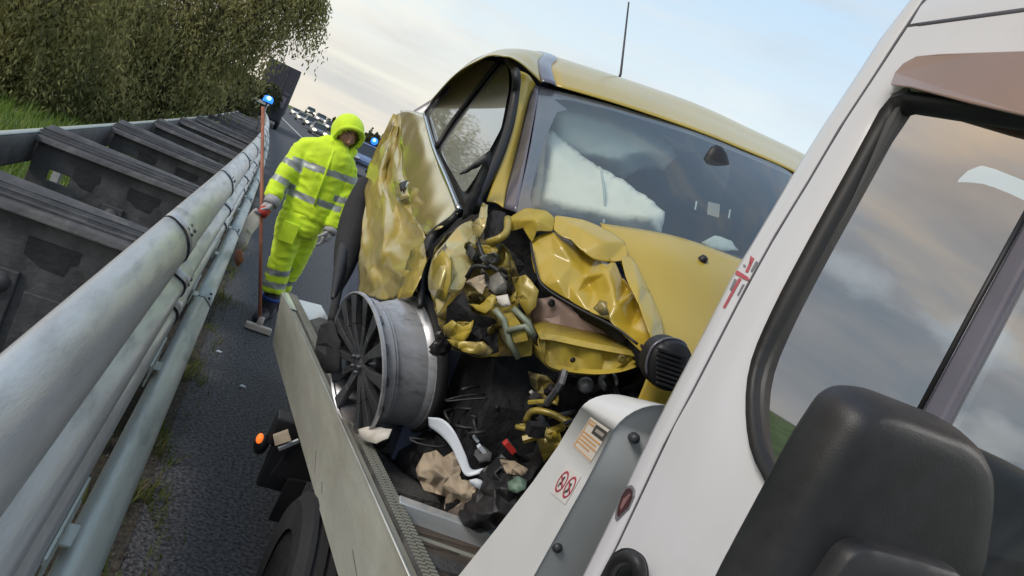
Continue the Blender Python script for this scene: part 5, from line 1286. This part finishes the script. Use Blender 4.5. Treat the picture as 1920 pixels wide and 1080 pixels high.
# interior: dash, airbags, mirror, stickers ------------------------------------
mb = MB(); mb.prism([P(985, 392, 2.46), P(1240, 440, 2.34), P(1392, 486, 2.3), P(1392, 486, 2.3)+Vector((.55, .1, .05)), P(1392, 486, 2.3)+Vector((.55, .5, .05)), P(1000, 385, 2.85)], (0, 0, -.12)); mb.obj('dashboard', M['inside'], car, smooth=False)
crumple('passenger_airbag', [(990, 392, 2.52), (1000, 330, 2.66), (1010, 262, 2.78), (1035, 245, 2.80), (1090, 292, 2.72), (1130, 318, 2.66), (1172, 340, 2.58), (1215, 372, 2.48), (1246, 398, 2.42), (1238, 440, 2.36), (1150, 432, 2.38), (1060, 412, 2.44)], M['airbag'], car, .016, 5, 2, 8, bulge=.10, thick=.004, facet=0, coarse=1)
mb = MB(); mb.tube(spline([P(1128, 322, 2.52), P(1133, 360, 2.42), P(1134, 400, 2.38), P(1130, 428, 2.36)], 12), .005, 6); mb.obj('airbag_seam', M['airbag2'], car)
crumple('curtain_airbag', [(1008, 290, 3.0), (1018, 195, 3.02), (1060, 178, 3.0), (1150, 205, 2.98), (1215, 235, 2.98), (1262, 272, 2.98), (1268, 295, 2.98), (1245, 318, 2.95), (1205, 318, 2.95), (1165, 335, 2.95), (1080, 320, 2.98)], M['airbag2'], car, .014, 4, 6, 9, bulge=.14, thick=.004, facet=0, coarse=1)
for px, Y, sx in ((1150, 3.5, 1.12), (1400, 3.5, 1.85)):
    mb = MB(); mb.box((sx, 3.55, 1.45), (.48, .16, .70)); mb.box((sx, 3.58, 1.90), (.26, .10, .18)); mb.obj('seat', M['inside'], car, smooth=False, bevel=.05)
prismX('rear_bulkhead', [Vector((.80, 4.30, .9)), Vector((.80, 4.36, .9)), Vector((.88, 4.36, 2.22)), Vector((.88, 4.30, 2.22))], M['inside'], 0, 1.55)
prismX('far_lining', [Vector((.70, 2.2, 1.0)), Vector((.70, 4.4, .9)), Vector((.74, 4.4, 2.2)), Vector((.78, 2.9, 2.25)), Vector((.72, 2.3, 1.65))], M['inside'], 1.56, 1.62)
surf('roof_lining', [[p+Vector((0, .03, -.025)) for p in r] for r in (hdr, mid_, crest, rear1, rear2)], 16, 12, M['inside'], solid=0)
rm = P(1342, 322, 2.62); mb = MB(); mb.ball((0, 0, 0), (.105, .03, .06), 16, 8); rot = Matrix.Rotation(math.radians(-25), 3, 'Y')
mb.v = [rm+Matrix.Rotation(math.radians(62), 3, 'Y') @ v for v in mb.v]; mb.obj('rear_view_mirror', M['black'], car)
mb = MB(); mb.tube([P(1325, 272, 2.80), rm], .009, 8); mb.obj('mirror_stalk', M['black'], car)
mb = MB(); mb.prism([P(1328, 378, 2.36), P(1350, 383, 2.36), P(1348, 408, 2.30), P(1326, 402, 2.30)], (0, .001, 0)); mb.obj('tax_disc', mat('old sticker', (.24, .23, .20), .6), car, smooth=False)
for a, b in ((1306, 384), (1369, 400)):
    mb = MB(); mb.prism([P(a-1, b-7, 2.36), P(a+1.5, b-7, 2.36), P(a-1, b+9, 2.34), P(a-3.5, b+9, 2.34)], (0, .002, 0)); mb.obj('seat_post_glint', M['airbag2'], car, smooth=False)
crumple('dash_glow', [(1315, 455, 2.22), (1340, 442, 2.22), (1372, 452, 2.20), (1385, 470, 2.18), (1350, 470, 2.18)], M['airbag2'], car, .012, 20, 8, 7)  # pale sheet stands in for a glow on the dash
# bonnet ---------------------------------------------------------------------
h0 = [P(1125, 419, 2.15), P(1240, 438, 2.10), P(1310, 457, 2.08), P(1392, 488, 2.08)]; h0 += [h0[-1]+Vector((.60, .16, .055))]
h1_ = [P(1150, 468, 2.03), P(1240, 480, 1.98), P(1310, 505, 1.96), P(1380, 540, 1.95)]; h1_ += [h1_[-1]+Vector((.62, .10, .06))]
h2 = [P(1184, 538, 1.89), P(1250, 560, 1.86), P(1310, 585, 1.84), P(1370, 615, 1.83)]; h2 += [h2[-1]+Vector((.62, .06, .05))]
h3 = [P(1210, 620, 1.76), P(1250, 640, 1.74), P(1300, 665, 1.72), P(1350, 690, 1.71)]; h3 += [h3[-1]+Vector((.62, .04, .03))]
h4 = [P(1216, 692, 1.68), P(1250, 712, 1.66), P(1300, 735, 1.66), P(1340, 755, 1.66)]; h4 += [h4[-1]+Vector((.60, .04, .0))]
h5 = [p+Vector((0, -.02, -.16)) for p in h4]
surf('bonnet', [h0, h1_, h2, h3, h4, h5], 26, 30, M['yellow'], nz=.004, nsc=3)
mb = MB(); mb.lathe(P(1316, 489, 2.0), (0, -.5, .8), [(.001, .02), (.012, .016), (.016, 0), (.016, -.01)], 10); mb.obj('washer_jet', M['black'], car)
# crumpled corner of the bonnet: big buckled sheet and its folded lip
handsheet('buckled_bonnet', [(999, 508, 2.020), (993, 468, 2.080), (999, 444, 2.120), (1033, 432, 2.100), (1074, 454, 2.070), (1121, 481, 2.010), (1152, 487, 1.960), (1165, 518, 1.910), (1189, 549, 1.850), (1213, 589, 1.780), (1231, 637, 1.720), (1226, 669, 1.690), (1206, 665, 1.700), (1175, 635, 1.730), (1141, 600, 1.780), (1104, 585, 1.840), (1067, 564, 1.900), (1020, 535, 1.960)], [(1037, 478, 2.035), (1074, 495, 1.990), (1097, 518, 1.955), (1067, 535, 1.930), (1033, 508, 1.985), (1138, 512, 1.885), (1114, 549, 1.905), (1125, 579, 1.830), (1150, 549, 1.825), (1156, 572, 1.795), (1175, 542, 1.900), (1196, 583, 1.840), (1182, 616, 1.775), (1213, 630, 1.735), (1141, 489, 1.985), (1091, 471, 2.050), (1053, 461, 2.030), (1104, 535, 1.955), (1047, 525, 1.935), (1081, 549, 1.890)], M['yellow'], car)
handsheet('bonnet_flap', [(1039, 403, 2.140), (1101, 413, 2.110), (1145, 434, 2.060), (1175, 455, 2.000), (1179, 489, 1.930), (1141, 493, 1.945), (1113, 488, 1.955), (1093, 474, 1.975), (1070, 451, 2.020), (1052, 444, 2.040), (1037, 432, 2.080)], [(1087, 428, 2.045), (1131, 454, 1.975), (1067, 420, 2.085)], M['yellow'], car)
handsheet('folded_lip', [(947, 413, 2.260), (986, 389, 2.220), (1026, 395, 2.160), (1041, 409, 2.120), (1039, 435, 2.085), (1007, 434, 2.090), (998, 457, 2.090), (980, 428, 2.150), (959, 435, 2.200)], [(1006, 412, 2.100), (979, 413, 2.150)], M['rail_paint'], car)
handsheet('bonnet_fold', [(1163, 480, 1.920), (1186, 481, 1.930), (1217, 542, 1.840), (1243, 603, 1.760), (1247, 665, 1.685), (1226, 674, 1.640), (1219, 633, 1.665), (1197, 572, 1.745), (1173, 523, 1.825)], [(1198, 539, 1.790), (1225, 603, 1.710)], M['yellow'], car)
handsheet('bonnet_gap_shade', [(1005, 516, 2.040), (1020, 537, 2.000), (1067, 565, 1.930), (1104, 586, 1.870), (1141, 602, 1.810), (1177, 637, 1.750), (1173, 650, 1.760), (1128, 621, 1.840), (1067, 584, 1.940), (1014, 549, 2.000)], [], M['shade_black'], car, lev=1)  # black strip added as the shade between bonnet and firewall
crumple('dark_tear', [(1112, 578, 1.80), (1125, 562, 1.80), (1138, 566, 1.79), (1142, 590, 1.77), (1128, 592, 1.78)], M['olive'], car, .008, 20, 17, 7)
# engine bay ---------------------------------------------------------------
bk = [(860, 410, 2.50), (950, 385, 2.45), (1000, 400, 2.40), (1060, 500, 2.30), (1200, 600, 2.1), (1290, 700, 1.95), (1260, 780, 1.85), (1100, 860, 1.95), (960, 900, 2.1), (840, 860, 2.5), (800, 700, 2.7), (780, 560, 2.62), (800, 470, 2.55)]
crumple('engine_bay', bk, M['shade_black'], car, .05, 5, 3, 18, thick=.01)  # near-black sheet stands in for the deep shade of the bay
prismX('front_underbody', [Vector((.78, y, z)) for y, z in ((1.95, .76), (2.6, .74), (2.6, 1.35), (2.2, 1.3), (2.0, 1.1))], M['shade_black'], .04, 1.5)
grey_ = mat('torn bare metal', (.17, .165, .15), .5, .3, var=.4, vscale=20)
# fender remains
handsheet('fender_scrap', [(802, 515, 2.220), (811, 481, 2.240), (834, 454, 2.260), (861, 422, 2.300), (884, 412, 2.320), (898, 432, 2.280), (896, 468, 2.220), (881, 505, 2.160), (869, 543, 2.130), (845, 550, 2.130), (831, 579, 2.120), (820, 593, 2.120), (815, 559, 2.150), (803, 542, 2.190)], [(844, 474, 2.180), (871, 454, 2.220), (834, 508, 2.120), (854, 515, 2.155), (823, 542, 2.100), (871, 488, 2.170), (838, 542, 2.130)], M['gold'], car)
crumple('fender_fold', [(812, 490, 2.2), (830, 468, 2.18), (846, 490, 2.13), (845, 530, 2.1), (836, 565, 2.1), (822, 560, 2.13), (812, 530, 2.16)], M['rail_paint'], car, .012, 9, 23, 12)
crumple('inner_bracket', [(884, 420, 2.26), (898, 408, 2.24), (905, 380, 2.3), (915, 385, 2.28), (910, 425, 2.2), (900, 445, 2.2), (888, 440, 2.22)], M['gold'], car, .02, 14, 24, 7)
crumple('inner_bracket', [(890, 450, 2.18), (905, 460, 2.14), (925, 455, 2.12), (934, 470, 2.10), (918, 488, 2.10), (908, 480, 2.12)], M['rail_paint'], car, .02, 14, 25, 7)
crumple('inner_panel', [(905, 415, 2.3), (925, 395, 2.3), (948, 400, 2.26), (945, 430, 2.2), (930, 452, 2.18), (908, 448, 2.2)], M['shade_black'], car, .03, 14, 26, 8)
mb = MB(); mb.tube(spline([P(915, 455, 2.14), P(935, 448, 2.10), P(950, 435, 2.12), P(952, 410, 2.2)], 10), .012, 8); mb.obj('bent_strut', M['olive'], car)
mb = MB(); mb.tube(spline([P(896, 455, 2.12), P(910, 490, 2.07), P(930, 505, 2.04), P(950, 522, 2.0)], 12), .008, 7); mb.obj('loose_cable', M['black'], car); mb = MB(); mb.tube(spline([P(875, 520, 2.1), P(890, 500, 2.08), P(918, 502, 2.05)], 10), .007, 7); mb.obj('loose_cable', M['black'], car)
crumple('strut_cap', [(918, 520, 2.02), (935, 510, 2.0), (950, 528, 1.98), (948, 552, 1.96), (928, 552, 1.98), (916, 540, 2.0)], grey_, car, .02, 16, 27, 7, bulge=.02)
crumple('torn_bracket', [(872, 530, 2.08), (890, 520, 2.05), (908, 515, 2.03), (912, 535, 2.02), (905, 552, 2.0), (890, 540, 2.03)], M['beige'], car, .025, 18, 28, 6)
crumple('torn_bracket', [(878, 570, 2.06), (900, 572, 2.0), (922, 552, 1.98), (932, 555, 1.97), (924, 578, 1.95), (910, 588, 1.96), (895, 582, 2.0)], M['rail_paint'], car, .015, 18, 29, 6)
crumple('torn_bracket', [(930, 556, 1.96), (952, 552, 1.95), (958, 572, 1.92), (940, 575, 1.94)], M['cream'], car, .008, 18, 30, 6)
crumple('dark_liner', [(838, 575, 2.12), (870, 545, 2.1), (885, 585, 2.06), (930, 600, 2.0), (935, 660, 1.98), (900, 668, 2.02), (850, 655, 2.1), (835, 635, 2.16)], M['shade_black'], car, .03, 9, 31, 9)
crumple('olive_scrap', [(830, 612, 2.1), (848, 600, 2.06), (868, 612, 2.04), (888, 600, 2.03), (884, 620, 2.02), (870, 640, 2.02), (856, 642, 2.05), (840, 632, 2.08)], M['rail_paint'], car, .02, 12, 32, 7)
crumple('olive_scrap', [(838, 636, 2.06), (870, 640, 2.02), (905, 640, 2.0), (925, 658, 1.98), (918, 668, 1.98), (880, 662, 2.0), (850, 650, 2.04)], M['olive'], car, .02, 12, 33, 7)
# the crushed wing itself: one buckled dirty sheet running behind the loose scraps
M['crushed'] = mat('dirty crushed wing', (.30, .225, .035), .5, .05, var=.25, vscale=12, coat=.2, dirt=(.035, .03, .022), dscale=9, dlo=.42, dhi=.6, bump=.12, bscale=30)
crumple('crushed_wing', [(812, 470, 2.32), (840, 435, 2.36), (885, 410, 2.38), (925, 440, 2.32), (955, 470, 2.24), (985, 540, 2.14), (1000, 600, 2.06), (1010, 660, 2.0), (960, 668, 2.06), (900, 672, 2.14), (845, 655, 2.22), (822, 610, 2.26), (806, 545, 2.30)], M['crushed'], car, .085, 9, 61, 11, coarse=1.9, soft=1)
# small torn pieces filling the gap between fender and bonnet
rq = random.Random(77)
for i in range(34):
    cx_, cy_ = rq.uniform(815, 985), rq.uniform(420, 690)
    if cy_ > 660-(cx_-815)*.05 or (cx_ < 850 and cy_ < 450): continue
    r_ = rq.uniform(9, 26); el_ = rq.uniform(.35, .9); th_ = rq.uniform(0, PI); k_ = rq.choice((5, 6, 7))
    Yb = 2.30-(cx_-815)*.0016-(cy_-420)*.0004+rq.uniform(-.06, .03)
    pts_ = []
    for j in range(k_):
        a_ = 2*PI*j/k_+rq.uniform(-.3, .3); q_ = r_*rq.uniform(.6, 1.15); u_, v_ = q_*math.cos(a_), q_*el_*math.sin(a_)
        pts_.append((cx_+u_*math.cos(th_)-v_*math.sin(th_), cy_+u_*math.sin(th_)+v_*math.cos(th_), Yb+rq.uniform(-.03, .03)))
    crumple('torn_metal', pts_, rq.choice((M['crushed'], M['crushed'], M['olive'], M['shade_black'], grey_)), car, .02, 16, 100+i, 7)
# strut tower with welded edges
def boxy(name, pts, depth, m, th=.004):
    mb = MB(); mb.prism([P(*q) for q in pts], (0, depth, 0)); return mb.obj(name, m, car, smooth=False, bevel=.004)
boxy('strut_tower', [(930, 590, 1.98), (962, 578, 1.95), (988, 610, 1.92), (1000, 630, 1.90), (998, 668, 1.90), (968, 672, 1.93), (945, 640, 1.96)], .12, M['olive'])
boxy('tower_plate', [(938, 592, 1.955), (962, 586, 1.93), (980, 612, 1.905), (948, 618, 1.93)], .02, M['rail_paint'])
boxy('tower_plate', [(955, 620, 1.92), (985, 618, 1.89), (992, 640, 1.88), (965, 645, 1.90)], .02, M['rail_paint'])
mb = MB()
for l in ([(928, 580, 1.95), (945, 600, 1.93), (955, 640, 1.91), (972, 672, 1.90)], [(950, 620, 1.915), (985, 612, 1.89), (998, 628, 1.875)], [(962, 578, 1.93), (990, 605, 1.90), (1002, 632, 1.88)]):
    mb.tube([P(*q) for q in l], .009, 7)
mb.obj('weld_flange', mat('grey green flange', (.22, .25, .19), .5, .2), car)
crumple('wing_inner', [(960, 520, 2.0), (985, 515, 1.97), (1010, 545, 1.93), (1005, 575, 1.92), (990, 595, 1.92), (975, 570, 1.95)], M['olive'], car, .012, 10, 34, 8)
crumple('firewall_panel', [(994, 590, 1.98), (1008, 560, 1.96), (1035, 556, 1.95), (1075, 578, 1.92), (1140, 605, 1.86), (1172, 634, 1.82), (1170, 645, 1.82), (1108, 640, 1.88), (1040, 628, 1.93), (1005, 622, 1.96)], M['primer'], car, .010, 6, 35, 9)
mb = MB(); mb.lathe(P(1034, 568, 1.93), (0, -1, .2), [(.012, 0), (.010, .004), (.001, .002)], 10); mb.obj('panel_hole', M['black'], car)
# front rail beam
bm_ = [(1010, 630, 1.86), (1035, 628, 1.84), (1100, 642, 1.80), (1190, 660, 1.74), (1198, 668, 1.73)]; bl_ = [(1012, 655, 1.85), (1030, 690, 1.83), (1100, 702, 1.79), (1150, 698, 1.76), (1190, 686, 1.73)]
tp_ = spline([P(*q) for q in bm_], 24); bo_ = spline([P(*q) for q in bl_], 24)
vv = []
for i, (a, b) in enumerate(zip(tp_, bo_)):
    dn = .010*math.sin(i*1.3)+.012*noise.noise(a*9)
    vv += [a+Vector((.01, .10, .012)), a, a.lerp(b, .12)+Vector((0, -.012, 0)), a.lerp(b, .2)+Vector((0, .004+dn*.4, 0)), a.lerp(b, .55)+Vector((0, .010+dn, 0)), a.lerp(b, .85)+Vector((0, .004, 0)), a.lerp(b, .93)+Vector((0, -.012, 0)), b, b+Vector((0, .10, 0))]
n = 9
beam = obj('front_rail', vv, [(j*n+i, j*n+i+1, (j+1)*n+i+1, (j+1)*n+i) for j in range(24) for i in range(n-1)], M['rail_paint'], car, solid=.004); beam.data.set_sharp_from_angle(angle=math.radians(25))
for a, b in ((1073, 674), (1165, 672)):
    mb = MB(); mb.lathe(P(a, b, 1.795 if a < 1100 else 1.745), (0, -1, 0), [(.008 if a < 1100 else .013, .004), (.006 if a < 1100 else .009, .008), (.001, .005)], 12); mb.obj('rail_hole', M['black'] if a < 1100 else M['olive'], beam)
boxy('rail_end', [(1190, 655, 1.72), (1206, 645, 1.71), (1214, 668, 1.69), (1212, 700, 1.69), (1198, 690, 1.71)], .08, M['shade_black'])
# black plastic over the headlamp opening and rubber at the bonnet edge
mb = MB(); mb.tube(spline([P(995, 455, 2.06), P(1005, 505, 1.98), P(1020, 538, 1.93), P(1078, 575, 1.86), P(1150, 612, 1.75), P(1195, 645, 1.68)], 20), .004, 8); mb.obj('bonnet_seal', M['black'], car)
# mechanical clutter under the rail
random.seed(9)
mb = MB(); mb2 = MB(); mb3 = MB()
for i in range(46):
    px, py = random.uniform(985, 1235), random.uniform(705, 860)
    if py > 705+ (1235-px)*.8+40: continue
    Y = random.uniform(1.78, 2.0); t = random.choice((mb, mb, mb2, mb3)); c = P(px, py, Y)
    if random.random() < .5:
        a = Vector((random.uniform(-1, 1), random.uniform(-.3, .3), random.uniform(-1, 1)))*.06; t.tube(spline([c-a, c+Vector((0, -.02, .01)), c+a], 5), random.uniform(.005, .014), 6)
    else:
        t.box(c, (random.uniform(.02, .07), .04, random.uniform(.015, .05)), Matrix.Rotation(random.uniform(-.8, .8), 3, 'Y'))
[label(q.obj('engine_parts', M[k], car, smooth=False), kind='stuff') for q, k in ((mb, 'shade_black'), (mb2, 'olive'), (mb3, 'rim'))]
crumple('lower_scrap', [(990, 695, 1.95), (1025, 705, 1.9), (1050, 730, 1.88), (1045, 760, 1.88), (1015, 745, 1.92), (998, 725, 1.95)], M['olive'], car, .03, 14, 41, 7)
crumple('lower_scrap', [(965, 798, 1.92), (995, 790, 1.9), (1020, 800, 1.86), (1050, 812, 1.84), (1055, 830, 1.83), (1020, 868, 1.86), (1012, 840, 1.86), (1000, 815, 1.88)], M['olive'], car, .02, 14, 42, 7)
crumple('lower_scrap', [(1022, 805, 1.84), (1042, 808, 1.83), (1048, 820, 1.82), (1030, 822, 1.83)], M['yellow'], car, .008, 14, 43, 6)
mb = MB(); mb.tube(spline([P(985, 790, 1.9), P(1000, 770, 1.88), P(1040, 778, 1.84), P(1075, 800, 1.8)], 10), .010, 7); mb.tube(spline([P(968, 800, 1.9), P(1000, 808, 1.86), P(1035, 822, 1.82)], 8), .008, 7); mb.obj('bent_rod', M['olive'], car)
for px, py, r in ((1098, 722, .024), (1140, 715, .030)):
    mb = MB(); mb.ball(P(px, py, 1.86), r, 10, 7); mb.obj('lamp_fragment', M['barrel'], car)
mb = MB(); mb.ball(P(1258, 700, 1.9), (.05, .04, .05), 8, 6); mb.obj('bumper_block', M['shade_black'], car)
# bare wheel rim, torn off its tyre -----------------------------------------------
rc = P(665, 682, 2.42)
ax = Vector((.90, .27, .28)).normalized()
wh = thing('wheel_rim', 'bare alloy wheel rim without a tyre, jammed upright between sideboard and car', 'wheel', tuple(rc))
R0 = .243
mb = MB(); mb.lathe(rc, ax, [(R0*.955, .004), (R0*.975, -.003), (R0*.995, .0), (R0*.995, .010), (R0*.93, .014), (R0*.90, .03), (R0*.905, .05), (R0*.885, .056), (R0*.885, .062), (R0*.855, .066), (R0*.845, .09), (R0*.87, .12), (R0*.895, .165), (R0*.93, .175), (R0*.945, .186), (R0*.985, .19), (R0*.99, .204), (R0*.93, .208)], 72)
mb.obj('barrel', M['barrel'], wh).data.set_sharp_from_angle(angle=math.radians(28))
mb = MB(); mb.lathe(rc, ax, [(R0*.93, .008), (R0*.88, .03), (R0*.84, .06), (R0*.80, .12), (R0*.85, .19), (R0*.93, .206)], 72); mb.obj('inner_barrel', M['rim'], wh)
u1 = ax.cross(Vector((0, 0, 1))).normalized(); u2 = u1.cross(ax)
for k in range(14):
    if k == 10: continue
    q = 2*PI*k/14+.15; d = u1*math.cos(q)+u2*math.sin(q); s_ = ax.cross(d)
    b_ = random.uniform(-.006, .012)
    a0 = rc+d*R0*.10+ax*.014; a1 = rc+d*R0*.55-ax*.002+ax*b_; a2 = rc+d*R0*.95-ax*.002
    mb = MB()
    for (p0, p1, w0, w1) in ((a0, a1, .013, .013), (a1, a2, .013, .024)):
        mb.add([p0-s_*w0, p0+s_*w0, p1+s_*w1, p1-s_*w1, p0-s_*w0*.6+ax*.028, p0+s_*w0*.6+ax*.028, p1+s_*w1*.6+ax*.028, p1-s_*w1*.6+ax*.028], [(3, 2, 1, 0), (4, 5, 6, 7), (0, 1, 5, 4), (1, 2, 6, 5), (2, 3, 7, 6), (3, 0, 4, 7)])
    mb.obj('spoke', M['rim'], wh, smooth=False, bevel=.003)
mb = MB(); mb.lathe(rc, ax, [(.001, .006), (R0*.10, .006), (R0*.17, .02), (R0*.19, .05), (R0*.3, .085), (.001, .09)], 24); mb.obj('hub', M['rim'], wh)
for k in range(5):
    q = 2*PI*k/5; d = u1*math.cos(q)+u2*math.sin(q); mb = MB(); mb.lathe(rc+d*R0*.12+ax*.004, ax*-1, [(.001, .008), (.008, .007), (.008, -.01)], 7); mb.obj('wheel_nut', M['bolt'], wh)
mb = MB(); mb.lathe(rc+ax*.10, ax, [(.03, 0), (R0*.60, .0), (R0*.60, .02), (.03, .02)], 28); mb.obj('spoke_backing', M['shade_black'], wh)  # added dark disc hides the barrel and darkens the spoke gaps
mb = MB(); mb.lathe(rc, ax, [(R0*.95, .188), (R0*1.0, .186), (R0*1.02, .20), (R0*1.01, .225), (R0*.95, .23)], 60); mb.obj('tyre_bead', M['tyre'], wh)
mb = MB(); mb.prism([P(678, 690, 2.40), P(690, 700, 2.38), P(690, 745, 2.37), P(684, 752, 2.38)], ax*.02); mb.obj('bright_chip', M['beige'], wh, smooth=False)
crumple('rag_of_tyre', [(590, 660, 2.62), (602, 610, 2.66), (622, 600, 2.62), (640, 640, 2.56), (635, 700, 2.52), (612, 700, 2.58)], M['tyre'], wh, .03, 10, 50, 9, thick=.008)
# ------------------------------------------------------------------ debris on the bed
def deb(name, lab, cat, pts, m, amp, sc, seed, step=7, thick=.004, bulge=0, group=None, fc=1):
    c = [sum(q[i] for q in pts)/len(pts) for i in (0, 1, 2)]
    t = thing(name, lab, cat, tuple(P(*c)), group)
    crumple('sheet', pts, m, t, amp*(1 if fc else 1.6), sc, seed, step, bulge=bulge, thick=thick, facet=1 if fc else 1.3, coarse=1.7 if fc else 2.1, flat=fc, soft=not fc); return t
t = thing('trim_strip', 'long curved white plastic trim strip lying across the wreckage on the bed', 'trim', tuple(P(850, 830, 2.05)))
c1 = spline([P(803, 782, 2.10), P(830, 786, 2.06), P(852, 808, 2.02), (P(872, 850, 1.98)), P(884, 880, 1.96), P(908, 878, 1.95)], 24); c2 = spline([P(805, 800, 2.10), P(826, 815, 2.05), P(846, 838, 2.01), P(860, 868, 1.98), P(874, 892, 1.95), P(900, 888, 1.94)], 24)
vv = []
for i, (a, b) in enumerate(zip(c1, c2)): vv += [a, a.lerp(b, .2)+Vector((0, -.003, .001)), a.lerp(b, .75)+Vector((0, .004, 0)), b]
obj('strip', vv, [(j*4+i, j*4+i+1, j*4+i+5, j*4+i+4) for j in range(24) for i in range(3)], M['trim'], t, solid=.004)
deb('trim_piece', 'small white plastic piece beside the crumpled beige cloth', 'trim', [(880, 900, 1.92), (893, 897, 1.92), (908, 905, 1.91), (909, 927, 1.90), (896, 915, 1.91), (884, 910, 1.92)], M['trim'], .006, 15, 3, 6)
deb('crumpled_cloth', 'crumpled beige cloth lying on the bed behind the cross bar', 'cloth', [(780, 880, 2.06), (795, 850, 2.08), (818, 843, 2.06), (832, 858, 2.02), (852, 846, 2.0), (868, 868, 1.97), (862, 890, 1.96), (866, 900, 1.95), (895, 905, 1.92), (900, 930, 1.90), (880, 948, 1.92), (850, 962, 1.94), (832, 955, 1.96), (836, 930, 1.98), (815, 925, 2.0), (795, 920, 2.03), (786, 900, 2.05)], M['beige'], .035, 8, 6, 7, .004, .05, fc=0)
deb('paper_sheet', 'folded pale paper under the bare wheel rim', 'paper', [(672, 805, 2.28), (690, 800, 2.26), (735, 805, 2.2), (728, 822, 2.18), (705, 832, 2.2), (676, 822, 2.26)], M['cream'], .006, 8, 9, 8)
deb('black_sack', 'torn black plastic lying against the white cabinet on the bed', 'plastic sheet', [(885, 915, 1.95), (905, 880, 1.93), (940, 850, 1.9), (965, 870, 1.86), (985, 900, 1.82), (975, 935, 1.78), (945, 985, 1.76), (900, 1000, 1.80), (868, 985, 1.85), (858, 965, 1.9)], M['black'], .03, 9, 12, 7, .003, .05, fc=0)
deb('green_lump', 'small green plastic lump between black plastic and white cabinet', 'plastic part', [(952, 905, 1.80), (970, 893, 1.80), (988, 902, 1.78), (985, 918, 1.76), (970, 925, 1.76), (955, 918, 1.78)], M['greenish'], .008, 18, 14, 6, .006, .03)
deb('grey_rag', 'dirty grey rag beside the white trim strip on the bed', 'rag', [(885, 850, 1.98), (905, 835, 1.98), (922, 850, 1.94), (920, 865, 1.93), (900, 868, 1.95)], M['cabin'], .02, 15, 15, 6, .005, .03)
deb('grey_rag', 'pale dusty rag above the green plastic lump', 'rag', [(938, 862, 1.88), (965, 865, 1.86), (990, 880, 1.83), (978, 893, 1.82), (950, 888, 1.85)], M['beige'], .02, 15, 16, 6, .005, .02)
deb('broken_part', 'grey brown broken plate under the beige cloth on the bed', 'broken part', [(840, 958, 1.93), (900, 925, 1.9), (925, 960, 1.86), (890, 1000, 1.86), (850, 985, 1.9)], mat('brown plate', (.10, .075, .06), .7), .02, 10, 17, 8)
t = thing('wiring_loom', 'tangled black wiring torn from the engine bay, lying on the bed', 'wiring', tuple(P(880, 810, 2.1)))
random.seed(3); mb = MB(); mb2 = MB()
for i in range(26):
    c = P(random.uniform(800, 960), random.uniform(740, 870), random.uniform(2.0, 2.3)); q = [c]
    for k in range(4): q.append(q[-1]+Vector((random.uniform(-.07, .07), random.uniform(-.05, .03), random.uniform(-.05, .05))))
    mb = MB(); mb.tube(spline(q, 9), random.uniform(.003, .008), 6); mb.obj('cable', M['black' if i % 4 else 'mirror'], t)
for (px, py, Y, s, m_) in ((892, 823, 1.98, .012, 'trim'), (903, 842, 1.96, .016, 'trim'), (955, 838, 1.92, .022, 'red'), (1000, 740, 1.95, .014, 'cream')):
    nm = {'trim': ('white_clip', 'tiny white plastic clip above the white trim strip' if py < 830 else 'small white plastic scrap right of the white trim strip'), 'red': ('red_scrap', 'small red plastic scrap in the dark wreckage'), 'cream': ('pale_connector', 'pale plug hanging in the engine bay left of the white cabinet')}[m_]
    t = thing(nm[0], nm[1], 'plastic part', tuple(P(px, py, Y))); mb = MB(); mb.box(P(px, py, Y), (s*2, s, s*.8), Matrix.Rotation(.5, 3, 'Y')); mb.obj('clip', M[m_], t, smooth=False, bevel=.002)
# dark heap of broken engine parts filling the bed floor
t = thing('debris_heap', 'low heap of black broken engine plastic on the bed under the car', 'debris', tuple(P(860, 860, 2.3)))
crumple('heap', [(690, 830, 2.5), (740, 815, 2.45), (830, 770, 2.4), (960, 720, 2.3), (1010, 760, 2.1), (1020, 860, 1.9), (975, 930, 1.85), (900, 960, 1.95), (800, 905, 2.15), (720, 870, 2.4)], M['shade_black'], t, .05, 9, 19, 10, thick=.006)
